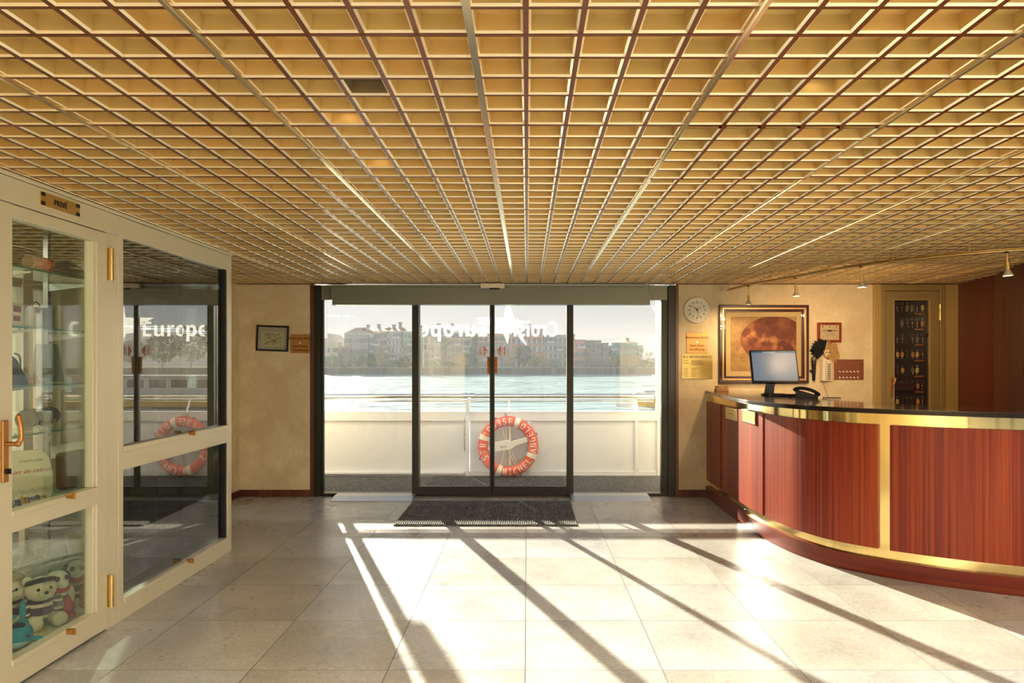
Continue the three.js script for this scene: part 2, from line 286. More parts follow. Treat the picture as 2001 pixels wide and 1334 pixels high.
// mahogany wall behind the desk, three gently turned panels
{
  const w = struct('wall_mahogany'), P = [[4.347, -7.2], [4.235, -6.47], [3.965, -5.7], [3.93, -4.42], [4.72, -4.38]];
  for (let i = 0; i < 4; i++) {
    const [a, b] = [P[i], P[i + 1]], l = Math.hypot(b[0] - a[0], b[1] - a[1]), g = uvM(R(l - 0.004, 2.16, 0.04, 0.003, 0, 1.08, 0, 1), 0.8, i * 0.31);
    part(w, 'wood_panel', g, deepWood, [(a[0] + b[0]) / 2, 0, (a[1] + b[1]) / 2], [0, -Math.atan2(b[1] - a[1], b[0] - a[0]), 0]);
  }
  part(w, 'backing', bb(4.5, 4.85, 0, 2.2, -7.35, -4.4), blackRubber);
}
// skirting boards and the wooden edge strips of the entrance
const trim = (n, g) => { const m = part(scene, n, uvM(g, 1.2), darkWood); m.name = n; m.userData.kind = 'structure'; };
trim('baseboard_left', M(rb(-2.893, -2.178, 0, 0.068, -7.2, -7.182, 0.003), rb(-2.893, -2.877, 0, 0.068, -7.182, -6.72, 0.003)));
trim('baseboard_right', rb(1.519, 1.8, 0, 0.068, -7.2, -7.182, 0.003));
trim('trim_1', rb(-2.176, -2.138, 0, CH - 0.005, -7.3, -7.185, 0.003));
trim('trim_2', rb(1.487, 1.519, 0, CH - 0.005, -7.3, -7.185, 0.003));

// ------------------------------------------------------------------ entrance doors
const font = await new FontLoader().loadAsync('fonts/droid/droid_sans_bold.typeface.json');
const textG = (s, size, depth = 0.0008) => { let g = new TextGeometry(s, { font, size, depth, curveSegments: 5, bevelEnabled: false }); if (g.index) g = g.toNonIndexed(); g.computeBoundingBox(); return g; };
const doorTop = 2.122;
{
  const d = struct('door_1');
  part(d, 'jamb', M(rb(-2.138, -2.078, 0, doorTop, -7.275, -7.19), rb(-2.085, -2.05, 0, doorTop, -7.262, -7.215)), bronze);
  part(d, 'jamb', M(rb(1.415, 1.487, 0, doorTop, -7.3, -7.19), rb(1.353, 1.425, 0, doorTop, -7.29, -7.215)), bronze);
  part(d, 'header', rb(-2.07, 1.41, 1.973, doorTop, -7.29, -7.2), headerMat);
  const op = part(d, 'operator_cover', M(rb(-1.92, 1.21, 1.916, 2.112, -7.2, -7.08, 0.006), rb(-1.915, 1.205, 2.08, 2.088, -7.082, -7.075, 0.002)), headerMat);
  part(op, 'end_plate', rb(-1.926, -1.92, 1.91, 2.114, -7.2, -7.075, 0.002), alu); part(op, 'end_plate', rb(1.21, 1.216, 1.91, 2.114, -7.2, -7.075, 0.002), alu);
  part(d, 'mullion', rb(-1.15, -1.085, 0.02, 1.99, -7.29, -7.23), bronze); part(d, 'mullion', rb(0.398, 0.46, 0.02, 1.99, -7.29, -7.23), bronze);
  part(d, 'sill', rb(-2.08, 1.42, 0, 0.03, -7.32, -7.2), bronze);
  part(d, 'glass_pane', bb(-2.06, -1.1, 0.03, 1.98, -7.262, -7.256), glass); part(d, 'glass_pane', bb(0.41, 1.36, 0.03, 1.98, -7.262, -7.256), glass);
  const leaf = (x0, x1, side) => {
    const l = part(d, 'sliding_leaf', M(rb(x0, x0 + (side < 0 ? 0.066 : 0.021), 0.022, 1.98, -7.21, -7.165), rb(x1 - (side < 0 ? 0.021 : 0.066), x1, 0.022, 1.98, -7.21, -7.165), rb(x0 + 0.01, x1 - 0.01, 0.024, 0.105, -7.208, -7.167), rb(x0 + 0.01, x1 - 0.01, 1.92, 1.98, -7.208, -7.167)), bronze);
    part(l, 'glass_pane', bb(x0 + 0.015, x1 - 0.015, 0.09, 1.93, -7.19, -7.184), glass);
    part(l, 'rubber_seal', bb(side < 0 ? x1 - 0.001 : x0 - 0.003, side < 0 ? x1 + 0.003 : x0 + 0.001, 0.03, 1.95, -7.2, -7.172), blackRubber);
    return l;
  };
  const l1 = leaf(-1.152, -0.353, -1), l2 = leaf(-0.347, 0.463, 1);
  // film lettering on the outside of the glass, so it reads backwards from here
  const words = (leafMesh, s, xRight, y, size, sx) => { const g = textG(s, size); g.scale(-sx / (g.boundingBox.max.x - g.boundingBox.min.x), 1, 1); const p = g.attributes.position, n = g.attributes.normal; for (const t of [p, n]) for (let i = 0; i < t.count; i += 3) { const q = [t.getX(i + 1), t.getY(i + 1), t.getZ(i + 1)]; t.setXYZ(i + 1, t.getX(i + 2), t.getY(i + 2), t.getZ(i + 2)); t.setXYZ(i + 2, ...q); } g.computeVertexNormals(); part(leafMesh, 'lettering', g.translate(xRight, y, -7.1925), frosted); };
  words(l1, 'Europe', -0.385, 1.607, 0.15, 0.685); words(l2, 'Croisi', 0.315, 1.607, 0.15, 0.44);
  const star = (pts) => extrude(pts.map(([a, b]) => [(a - 1030) / 194.4, 1.34 - (b - 709) / 194.4]), 0.0006).translate(0, 0, -7.1925);
  part(l2, 'star_film', star([[967, 621], [985, 620], [988, 599], [997, 598], [1006, 624], [1027, 628], [1012, 640], [1020, 655], [1030, 676], [1018, 664], [1008, 648], [996, 651], [992, 672], [984, 652], [967, 650]]), frosted);
  part(l1, 'star_film', star([[957, 620], [930, 621], [944, 629], [956, 636], [957, 636]]), frosted);
  const fish = (leafMesh, cx, dir) => {
    const w = [[1, 0], [0.45, 0.42], [0.45, -0.42]].map(([x, y]) => [cx + dir * (x * 0.055 - 0.01), 1.462 + y * 0.125]);
    part(leafMesh, 'warning_sticker', extrude(w, 0.0006).translate(0, 0, -7.1835), std({ color: 0xf1c9bd, roughness: 0.6 }));
    for (let k = 0; k < 3; k++) { const x = cx + dir * (0.004 - k * 0.02 - 0.001), h = 0.1 - k * 0.008; part(leafMesh, 'warning_sticker', extrude([[x, 1.462 - h / 2], [x + dir * 0.012, 1.462 - h * 0.55], [x + dir * 0.012, 1.462 + h * 0.55], [x, 1.462 + h / 2]].map((p) => p), 0.0006).translate(0, 0, -7.1835), std({ color: k % 2 ? 0xf3e6df : 0xe9958a, roughness: 0.6 })); }
    part(leafMesh, 'warning_sticker', bb(Math.min(cx + dir * 0.012, cx + dir * 0.03), Math.max(cx + dir * 0.012, cx + dir * 0.03), 1.466, 1.474, -7.1828, -7.1822), std({ color: 0xc2202a, roughness: 0.6 }));
  };
  fish(l1, -0.44, 1); fish(l2, -0.258, -1);
  const pushTex = ctex(64, 256, (c, w, h) => { c.fillStyle = '#d98a1e'; c.fillRect(0, 0, w, h); c.fillStyle = '#5a2c0a'; for (let y = 14; y < h - 10; y += 16) for (let x = 8; x < w - 8; x += 10) if ((x * 7 + y * 3) % 5) c.fillRect(x, y, 6 + (y % 3), 8); });
  for (const [lm, a, b] of [[l1, -0.402, -0.374], [l2, -0.326, -0.298]]) part(lm, 'push_label', bb(a, b, 1.232, 1.402, -7.1836, -7.183), std({ map: pushTex, roughness: 0.6 }));
  // sloping metal ramp covers either side, stone sill between them
  const ramp = (x0, x1) => extrude([[-7.2, 0.032], [-7.06, 0.032], [-6.93, 0.004], [-6.93, 0], [-7.2, 0]], x1 - x0, 0.001).rotateY(-Math.PI / 2).scale(1, 1, 1).translate(x1, 0.001, 0);
  const fixRamp = (x0, x1) => { const g = ramp(x0, x1); g.computeBoundingBox(); const p = g.attributes.position; for (let i = 0; i < p.count; i++) p.setZ(i, p.getZ(i)); return g; };
  part(d, 'ramp_cover', fixRamp(-1.9, -1.115), alu); part(d, 'ramp_cover', fixRamp(0.43, 1.2), alu);
}
// motion sensor above the doors
{
  const t = thing('motion_sensor', 'flat beige motion sensor above the sliding doors', 'sensor', [-0.34, 2.1, -7.05]);
  part(t, 'housing', R(0.24, 0.05, 0.06, 0.012), cream); part(t, 'lens', R(0.1, 0.018, 0.02, 0.006, 0.02, -0.03, 0.015), blackPlastic);
}
// doormat
{
  const t = thing('doormat', 'charcoal ribbed doormat in front of the sliding doors', 'mat', [-0.343, 0.0005, -6.41]);
  const mat = std({ map: speckTex, color: 0xffffff, roughness: 0.95, bumpMap: carpetBump, bumpScale: 0.002 });
  part(t, 'base', uvM(R(1.52, 0.008, 1.02, 0.003, 0, 0.004, 0, 1), 1.2), mat);
  const ribs = []; for (let i = 0; i < 84; i++) { const x = -0.745 + i * 0.01795; for (let k = 0; k < 24; k++) ribs.push(B(0.0085, 0.007, 0.04, x + (k % 2 ? 0.0022 : -0.0022), 0.0105, -0.49 + k * 0.0427)); }
  stuff(part(t, 'ribs', uvM(M(ribs), 1.2), mat));
}

// ------------------------------------------------------------------ deck, bulwark and handrail outside
const deck = struct('deck');
part(deck, 'carpet', uvM(bb(-9, 9, -0.1, -0.002, -8.75, -7.33), 1.1), std({ map: speckTex, color: 0xb9b9bc, roughness: 0.95, bumpMap: carpetBump, bumpScale: 0.003 }));
part(deck, 'hull_side', bb(-9, 9, -2.2, -0.1, -8.78, -8.6), shipWhite);
part(deck, 'far_side_deck', bb(-9, 9, -0.12, -0.002, 4.3, 6.2), std({ color: 0x77756f, roughness: 0.9 }));
const bulwark = struct('wall_bulwark'), bw = std({ color: 0xdadde4, roughness: 0.4 });
{
  const panel = (x0, x1) => { const p = part(bulwark, 'bulwark_panel', M(bb(x0, x1, 0.03, 0.757, -8.58, -8.53), rb(x0, x1, 0.652, 0.757, -8.53, -8.5), rb(x0, x1, 0.0, 0.055, -8.53, -8.505), rb(x0, x1, 0.75, 0.765, -8.6, -8.498)), bw); return p; };
  panel(-9, -0.72); panel(-0.69, 1.56); panel(1.62, 9);
  for (const x of [0.02, 1.3, -2.6]) part(bulwark, 'stiffener', rb(x - 0.022, x + 0.022, 0.0, 0.65, -8.53, -8.5), bw);
  part(bulwark, 'gate_post', rb(-0.722, -0.688, 0, 0.9, -8.52, -8.47), bw);
  part(bulwark, 'gate_latch', M(rb(-0.75, -0.73, 0.48, 0.52, -8.5, -8.47), rod([-0.74, 0.7, -8.475], [-0.74, 0.3, -8.475], 0.006)), steel);
  part(bulwark, 'kick_rail', rb(-4, -0.75, 0.025, 0.05, -8.5, -8.47), bw);
}
{
  const t = thing('handrail', 'round steel handrail above the white bulwark outside the doors', 'handrail', [0, 0, 0]);
  part(t, 'tube', M(rod([-6, 0.932, -8.66], [1.53, 0.932, -8.66], 0.036, 20)), steel);
  part(t, 'lower_bar', bb(-6, 1.53, 0.872, 0.884, -8.675, -8.645), steel);
  for (const x of [-2.9, -0.7, -0.215, 1.32]) part(t, 'stanchion', rod([x, 0.76, -8.57], [x, 0.9, -8.655], 0.011), shipWhite);
  part(t, 'coupling', M(rod([-0.78, 0.932, -8.66], [-0.72, 0.932, -8.66], 0.044, 16), rod([-0.7, 0.932, -8.66], [-0.64, 0.932, -8.66], 0.044, 16)), steel);
}
{
  const t = thing('deck_post', 'white deck post with bracket at the right end of the bulwark', 'post', [1.585, 0, -8.55]);
  part(t, 'column', rb(-0.045, 0.045, 0, 2.6, -0.06, 0.06, 0.01), shipWhite);
  part(t, 'bracket', extrude([[-0.1, 2.02], [-0.03, 2.02], [-0.03, 1.9]], 0.02).translate(0, 0, -0.01), shipWhite);
  part(t, 'rail_foot', rod([-0.02, 0.16, 0.04], [0.05, 0.32, 0.04], 0.01), alu);
  const q = thing('deck_post', 'unseen white post outside beyond the left jamb, shading the edge of the sun patch', 'post', [-2.70, 0, -9.2]);      // unseen, shaped so its shadow lies along the left of the sun patch
  part(q, 'column', bb(-0.036, 0.05, -0.6, 4.2, -0.03, 0.03), shipWhite);
  part(q, 'unseen_post_top', bb(0.04, 0.125, 1.66, 4.2, -0.04, 0.04), shipWhite);  // unseen wider top, shaped to cast the step in the shadow
}
// life ring
{
  const t = thing('life_ring', 'orange life ring with white bands and stencilled lettering hung on the bulwark', 'life ring', [-0.2225, 0.36, -8.43]);
  const ringTex = ctex(2048, 256, (c, w, h) => {
    c.fillStyle = '#e8502a'; c.fillRect(0, 0, w, h);
    c.fillStyle = '#d8431f'; for (let i = 0; i < 60; i++) c.fillRect((i * 613) % w, (i * 97) % h, 30 + (i % 5) * 9, 2);
    c.fillStyle = '#f6e9da'; c.font = 'bold 92px monospace'; c.textAlign = 'center'; c.textBaseline = 'middle';
    const put = (ch, deg, out) => { const x = ((deg + 360) % 360) / 360 * w; c.save(); c.translate(x, h * 0.5 ); c.scale(out ? -1 : 1, out ? 1 : -1); c.rotate(0); c.scale(1.0, 0.86); c.fillText(ch, 0, 0); c.fillStyle = '#e8502a'; c.fillRect(-3, -60, 6, 120); c.restore(); c.fillStyle = '#f6e9da'; };
    [...'STR'].forEach((ch, i) => put(ch, 206 - i * 14.5, true));
    [...'10635F'].forEach((ch, i) => put(ch, 150 - i * 13, true));
    [...'MICHEL'].forEach((ch, i) => put(ch, 262 + i * 12.6, false));
    [...'ANGELO'].forEach((ch, i) => put(ch, 351 + i * 12.6, false));
  });
  ringTex.flipY = false; ringTex.wrapS = ringTex.wrapT = THREE.RepeatWrapping; ringTex.offset.set(0, 0.25);
  part(t, 'ring', new THREE.TorusGeometry(0.296, 0.059, 24, 96).scale(1, 1, 0.85), ringOrange(ringTex));
  const band = std({ color: 0xf1ead9, roughness: 0.55 });
  for (let k = 0; k < 4; k++) part(t, 'white_band', new THREE.TorusGeometry(0.296, 0.0605, 20, 8, 0.19).scale(1, 1, 0.86), band, null, [0, 0, (69.6 + 90 * k) * Math.PI / 180 - 0.095]);
  for (const a of [24, 114, 204, 294]) { const f = a * Math.PI / 180; part(t, 'grab_loop', new THREE.TorusGeometry(0.012, 0.004, 6, 12).translate(0.357 * Math.cos(f), 0.357 * Math.sin(f), 0.01), blackRubber); }
  part(t, 'hook', M(new THREE.TorusGeometry(0.016, 0.004, 8, 16).translate(-0.03, 0.375, -0.03), R(0.035, 0.05, 0.01, 0.004, -0.03, 0.36, -0.06, 1)), steel);
  const b = thing('rescue_light', 'white plastic rescue light strapped inside the orange life ring', 'rescue light', [-0.2225, 0.36, -8.44]);
  part(b, 'body', extrude([[-0.235, -0.03], [-0.225, 0.0], [-0.15, 0.045], [0, 0.072], [0.025, 0.048], [0.1, 0.075], [0.22, 0.105], [0.225, 0.055], [0.1, 0.02], [0.055, -0.012], [0.02, -0.032], [-0.14, -0.058], [-0.21, -0.06]], 0.03, 0.006), shipWhite);
  part(b, 'label_plate', B(0.09, 0.03, 0.002, -0.055, 0.008, 0.0375), std({ map: ctex(128, 48, (c, w, h) => { c.fillStyle = '#e8e2d6'; c.fillRect(0, 0, w, h); c.fillStyle = '#9a928a'; for (let i = 0; i < 9; i++) c.fillRect(20 + i * 11, 8 + (i % 3) * 3, 7, 28); c.fillStyle = '#b03030'; c.fillRect(16, 4, 9, 38); }), roughness: 0.5 }), null, [0, 0, 0.17]);
  part(b, 'strap', M(rod([-0.07, 0.24, 0], [-0.03, 0.04, 0.02], 0.004), rod([-0.02, 0.25, 0], [-0.02, 0.05, 0.02], 0.004), rod([-0.04, -0.04, 0.02], [-0.09, -0.22, 0], 0.004), rod([0.0, -0.04, 0.02], [0.08, -0.22, 0], 0.006), rod([0.03, -0.03, 0.02], [0.1, -0.2, 0], 0.004), rod([0.02, 0.24, 0], [0.02, -0.22, -0.01], 0.012)), cream);
}

// ------------------------------------------------------------------ glazed partition of the shop: hinged door and fixed light
const bz = (Z0, Z1, y0, y1, x0 = -2.165, x1 = -2.11) => bb(x0, x1, y0, y1, -Z1, -Z0);
const rz = (Z0, Z1, y0, y1, x0 = -2.165, x1 = -2.11, r = 0.003) => rb(x0, x1, y0, y1, -Z1, -Z0, r);
const lockG = M(C(0.013, 0.013, 0.03, 0, 0, 0, 14).rotateZ(Math.PI / 2), R(0.02, 0.03, 0.006, 0.002, 0.016, 0, 0, 1));
{
  const d = struct('door_2');
  part(d, 'jamb', M(rz(3.595, 3.70, 0, 1.995), rz(2.68, 2.80, 0, 1.995)), champagne);
  part(d, 'header', M(rz(2.68, 3.70, 1.995, 2.1), rz(2.70, 3.70, 2.102, 2.118, -2.15, -2.1)), champagne);
  const leaf = part(d, 'leaf', M(rz(2.81, 2.93, 0.012, 1.99, -2.158, -2.104), rz(3.505, 3.592, 0.012, 1.99, -2.158, -2.104), rz(2.925, 3.51, 1.935, 1.989, -2.157, -2.1045), rz(2.925, 3.51, 0.013, 0.1, -2.157, -2.1045), rz(2.925, 3.51, 0.645, 0.71, -2.157, -2.1045)), champagne);
  part(leaf, 'glazing_bead', M(rz(2.925, 3.51, 0.10, 0.125, -2.15, -2.098), rz(2.925, 3.51, 0.71, 0.735, -2.15, -2.098), rz(3.485, 3.508, 0.12, 0.645, -2.155, -2.112), rz(3.485, 3.508, 0.735, 1.935, -2.155, -2.112)), champagne);
  part(leaf, 'glass_pane', bz(2.92, 3.5, 0.73, 1.94, -2.146, -2.14), doorGlass); part(leaf, 'glass_pane', bz(2.92, 3.5, 0.12, 0.65, -2.146, -2.14), doorGlass);
  part(leaf, 'glass_pane', bz(3.19, 3.5, 0.73, 1.94, -2.157, -2.151), doorGlass); part(leaf, 'glass_pane', bz(3.19, 3.5, 0.12, 0.65, -2.157, -2.151), doorGlass);
  for (const y of [1.835, 0.195]) part(d, 'hinge', M([-0.055, 0, 0.055].map((o) => C(0.013, 0.013, 0.05, -2.092, y + o, -3.605, 16)), [-0.028, 0.028].map((o) => C(0.011, 0.011, 0.006, -2.092, y + o, -3.605, 16)), bb(-2.11, -2.1, y - 0.08, y + 0.08, -3.615, -3.595)), brass);
  const hd = part(leaf, 'handle_plate', R(0.012, 0.25, 0.034, 0.005, -2.098, 0.985, -2.878), copper);
  part(leaf, 'handle_lever', M(rod([-2.095, 1.015, -2.878], [-2.045, 1.015, -2.878], 0.009, 12), tube([[-2.045, 1.015, -2.878], [-2.036, 1.03, -2.88], [-2.036, 1.075, -2.882], [-2.046, 1.125, -2.884]], 0.0095, 20, 10), E(0.012, 0.012, 0.012, -2.044, 1.016, -2.878, 12), E(0.0095, 0.0095, 0.0095, -2.046, 1.125, -2.884, 12)), copper);
  part(leaf, 'key_cylinder', M(C(0.011, 0.011, 0.02, 0, 0, 0, 14).rotateZ(Math.PI / 2).translate(-2.09, 0.905, -2.878), R(0.012, 0.022, 0.004, 0.001, -2.078, 0.905, -2.878, 1)), blackPlastic);
  part(leaf, 'glass_lock', lockG, copper, [-2.085, 0.735, -3.27]); part(leaf, 'glass_lock', lockG, copper, [-2.085, 0.115, -3.27]);
  const w = struct('window_3');
  part(w, 'frame', M(rz(3.70, 3.745, 0, 2.1), rz(5.05, 5.115, 0, 2.1), rz(3.74, 5.055, 1.995, 2.099, -2.164, -2.1105), rz(3.74, 5.055, 0.0, 0.09, -2.164, -2.1105), rz(3.74, 5.055, 0.78, 0.875, -2.164, -2.1105), rz(3.70, 5.115, 2.102, 2.118, -2.15, -2.1)), champagne);
  part(w, 'glazing_bead', M(rz(3.745, 5.05, 0.09, 0.115, -2.15, -2.1), rz(3.745, 5.05, 0.875, 0.905, -2.15, -2.1)), champagne);
  part(w, 'glass_channel', bz(5.02, 5.05, 0.115, 1.995, -2.155, -2.12), blackRubber);
  for (const [y0, y1] of [[0.11, 0.785], [0.9, 2.0]]) { part(w, 'glass_pane', bz(3.745, 4.43, y0, y1, -2.137, -2.131), coatedGlass); part(w, 'glass_pane', bz(4.41, 5.03, y0, y1, -2.149, -2.143), coatedGlass); }
  part(w, 'glass_lock', lockG, copper, [-2.09, 0.905, -4.46]); part(w, 'glass_lock', lockG, copper, [-2.09, 0.115, -4.44]);
  part(w, 'end_frame', M(bb(-2.9, -2.165, 1.995, 2.1, -5.115, -5.06), bb(-2.9, -2.165, 0, 0.1, -5.115, -5.06), bb(-2.9, -2.85, 0.1, 1.995, -5.115, -5.06)), champagne);
  part(w, 'glass_pane', bb(-2.85, -2.165, 0.1, 1.995, -5.09, -5.084), glass);
  const s = thing('door_sign', 'narrow brass sign reading PRIVÉ above the glazed door', 'sign', [-2.108, 2.055, -3.235], Math.PI / 2);
  part(s, 'plate', R(0.27, 0.06, 0.008, 0.002, 0, 0, 0, 1), brass);
  part(s, 'lettering', textG('PRIVÉ', 0.024, 0.001).translate(-0.05, -0.012, 0.0042), blackPlastic);
  for (const u of [-0.134, 0.108]) for (const v of [0.012, -0.028]) part(s, 'corner_tab', bb(u, u + 0.026, v, v + 0.016, 0.003, 0.006), blackPlastic);
}
{
  const t = thing('unseen_shop_light', 'flat white ceiling light inside the shop, out of view, placed to light the goods', 'light', [-3.05, 2.1, -3.2]);  // out of view, placed to light the goods behind the door
  part(t, 'frame', frameGeo(0.66, 0.66, 0.03, 0.03).rotateX(Math.PI / 2).translate(0, 0.01, 0), alu);
  part(t, 'diffuser', B(0.6, 0.01, 0.6, 0, -0.004, 0), std({ color: 0xffffff, emissive: new THREE.Color(1, 0.9, 0.74), emissiveIntensity: 1.2 }));
  part(t, 'housing', B(0.6, 0.08, 0.6, 0, 0.046, 0), lampWhite);
  const l = new THREE.RectAreaLight(new THREE.Color(1, 0.9, 0.74), 12, 0.6, 0.6); l.position.set(-3.05, 2.085, -3.2); l.rotation.x = -Math.PI / 2; l.name = 'unseen_shop_light'; scene.add(l);
}
// ---- shelves and goods in the shop
const SX = -2.45, atZ = (px, x = SX) => -x * 1400 / (1030 - px);
[[1.80, 'topmost glass shelf behind the upper door pane'], [1.515, 'glass shelf second from the top behind the door'], [1.235, 'glass shelf holding the grey lampshade behind the door'], [1.0, 'glass shelf carrying two round tins behind the door'], [0.655, 'glass shelf under the colouring book behind the door'], [0.28, 'low glass shelf above the plush toys']].forEach(([h, l]) => {
  const t = thing('glass_shelf', l, 'shelf', [-2.55, h, -3.6]);
  part(t, 'plate', B(0.3, 0.008, 1.2, 0, -0.005, 0), shelfGlass); part(t, 'front_edge', B(0.003, 0.0085, 1.2, 0.152, -0.005, 0), shelfEdge);
  for (const z of [-0.45, 0.1]) part(t, 'bracket', extrude([[-0.15, -0.012], [0.13, -0.012], [0.13, -0.02], [-0.15, -0.055]], 0.006).translate(0, 0, z), alu);
});
for (const [z, l] of [[-3.5, 'slotted shelf upright nearer the hinged door handle'], [-4.05, 'slotted shelf upright nearer the hinges']]) {
  const t = thing('shelf_upright', l, 'upright', [-2.715, 0, z]);
  part(t, 'channel', R(0.03, 2.1, 0.025, 0.002, 0, 1.05, 0, 1), alu);
  stuff(part(t, 'slots', M(Array.from({ length: 30 }, (_, i) => B(0.004, 0.03, 0.006, 0.0155, 0.1 + i * 0.065, 0))), blackPlastic));
}
{
  const plinth = thing('display_plinth', 'low white plinth under the plush toys inside the shop', 'plinth', [-2.42, 0, -3.5]);
  part(plinth, 'top', R(0.46, 0.02, 1.35, 0.004, 0, 0.085, 0, 1), cream); part(plinth, 'base', B(0.42, 0.075, 1.3, -0.01, 0.0375, 0), plainWall);
  // top shelf
  let t = thing('drinking_jar', 'clear jar lying on the top glass shelf with orange-red lid', 'jar', [-2.46, 1.84, -atZ(75)]);
  part(t, 'jar_body', L([[0.0, -0.06], [0.036, -0.06], [0.038, -0.05], [0.038, 0.05], [0.03, 0.06]], 24).rotateX(Math.PI / 2), phy({ color: 0xf3ecd8, transmission: 0.7, roughness: 0.15, thickness: 0 }));
  part(t, 'lid', C(0.034, 0.034, 0.03, 0, 0, 0, 24).rotateX(Math.PI / 2).translate(0.004, 0, -0.07), std({ color: 0xd8401f, roughness: 0.5 }));
  const capMat = std({ color: 0x1b1a1c, roughness: 0.8 });
  const cap = (name, label, pos, turn, badge) => { const c = thing(name, label, 'cap', pos, turn); part(c, 'crown', new THREE.SphereGeometry(0.085, 20, 10, 0, Math.PI * 2, 0, Math.PI / 2).scale(1, 0.95, 1.1), capMat); part(c, 'brim', extrude([[-0.075, 0], [-0.06, 0.075], [0, 0.105], [0.06, 0.075], [0.075, 0]], 0.005).rotateX(Math.PI / 2).translate(0, 0.008, 0.06), capMat); if (badge) part(c, 'badge', textG('CroisiEurope', 0.011, 0.001).translate(-0.04, 0.032, 0.092), cream); return c; };
  cap('baseball_cap', 'black cap with white lettering on the top shelf, nearest the hinges', [-2.46, 1.801, -atZ(130)], 1.2, true);
  cap('baseball_cap', 'plain black cap behind the lettered one on the top shelf', [-2.56, 1.801, -atZ(150, -2.56)], 1.0, false);
  // second shelf
  const cloth = std({ color: 0x8d8a8c, roughness: 0.9 });
  t = thing('folded_bag', 'folded grey cloth bag standing on the second glass shelf', 'bag', [-2.47, 1.516, -atZ(78, -2.47)]);
  part(t, 'body', R(0.05, 0.105, 0.17, 0.02, 0, 0.053, 0, 3), cloth); part(t, 'strap', new THREE.TorusGeometry(0.03, 0.004, 8, 20, Math.PI).rotateY(Math.PI / 2).translate(0, 0.1, 0.03), cloth);
  t = thing('price_card', 'white card with brown-red labels on the second shelf', 'card', [-2.42, 1.516, -atZ(34, -2.42)]);
  part(t, 'card', R(0.004, 0.11, 0.075, 0.001, 0, 0.055, 0, 1), cream); part(t, 'label_strip', M(B(0.002, 0.03, 0.05, 0.003, 0.08, 0.005), B(0.002, 0.025, 0.045, 0.003, 0.035, 0.008)), std({ color: 0x8e3a22, roughness: 0.7 }));
  // third shelf
  t = thing('lamp_shade', 'grey conical fabric shade standing on the third glass shelf', 'shade', [-2.48, 1.236, -atZ(92, -2.48)]);
  part(t, 'shade', L([[0.075, 0.0], [0.05, 0.2], [0.048, 0.2], [0.073, 0]], 28), std({ color: 0x8b8783, roughness: 0.85 })); part(t, 'rim', new THREE.TorusGeometry(0.075, 0.003, 8, 28).rotateX(Math.PI / 2).translate(0, 0.003, 0), cream);
  t = thing('peaked_hat', 'dark grey peaked cloth hat at the handle end of the third shelf', 'hat', [-2.44, 1.236, -atZ(18, -2.44)]);
  part(t, 'crown', L([[0.075, 0.002], [0.06, 0.05], [0.03, 0.12], [0, 0.15]], 24), std({ color: 0x4d4a55, roughness: 0.9 })); part(t, 'brim', C(0.095, 0.1, 0.006, 0, 0.004, 0, 28), std({ color: 0x4d4a55, roughness: 0.9 }));
  t = thing('gift_box', 'brown gift box with pale script on the third shelf', 'box', [-2.43, 1.236, -atZ(68, -2.43)]);
  part(t, 'box_base', R(0.07, 0.035, 0.13, 0.003, 0, 0.0175, 0, 1), std({ color: 0x8a7262, roughness: 0.7 })); part(t, 'lid', R(0.074, 0.018, 0.134, 0.003, 0, 0.043, 0, 1), std({ color: 0x96806e, roughness: 0.7 }));
  part(t, 'script', tube([[0.0375, 0.02, 0.03], [0.0375, 0.035, 0.02], [0.0375, 0.02, 0.01], [0.0375, 0.035, 0], [0.0375, 0.02, -0.01], [0.0375, 0.03, -0.03]], 0.0012, 24, 5), cream);
  // fourth shelf
  for (const [px, l] of [[58, 'round grey tin with pale crest lying nearest the door handle'], [92, 'round grey tin with pale crest lying beside its twin, nearer the hinges']]) {
    t = thing('round_tin', l, 'tin', [-2.46, 1.047, -atZ(px, -2.46)], 0.35);
    part(t, 'can', C(0.045, 0.045, 0.13, 0, 0, -0.02, 30).rotateX(0).applyMatrix4(new THREE.Matrix4().makeRotationX(Math.PI / 2)), std({ color: 0x77736f, roughness: 0.45 }));
    part(t, 'rim', new THREE.TorusGeometry(0.0445, 0.0022, 8, 32).translate(0, 0, 0.046), std({ color: 0xd8d4cc, roughness: 0.4 }));
    part(t, 'crest', E(0.014, 0.017, 0.002, 0, 0, 0.046, 12), std({ color: 0xcfcac0, roughness: 0.5 }));
  }
  // colouring book and what leans beside it
  const bookTex = ctex(256, 320, (c, w, h) => {
    c.fillStyle = '#efe6cc'; c.fillRect(0, 0, w, h); c.fillStyle = '#2a2622'; c.font = 'italic 19px sans-serif'; c.fillText('CroisiEurope', 92, 70);
    c.fillStyle = '#b0402a'; c.font = 'italic bold 28px serif'; c.fillText('Cahier de coloriage', 14, 130);
    c.strokeStyle = '#6a6258'; c.lineWidth = 1; for (let i = 0; i < 70; i++) { c.beginPath(); c.arc((i * 53) % w, 215 + (i * 29) % 26, 3 + i % 5, 0, 5); c.stroke(); }
    const P = ['#5b4d7a', '#3f7f86', '#c4562c', '#6f8a3a', '#d8a23a', '#2f4a7a']; for (let i = 0; i < 60; i++) { c.fillStyle = P[i % 6]; c.beginPath(); c.ellipse((i * 71) % w, 262 + (i * 37) % 52, 6 + i % 9, 4 + i % 6, i, 0, 7); c.fill(); }
  });
  t = thing('colouring_book', 'pale colouring book with rounded edge standing on the shelf by the handle', 'book', [-2.36, 0.656, -atZ(48, -2.36)], Math.PI / 2 - 0.5);
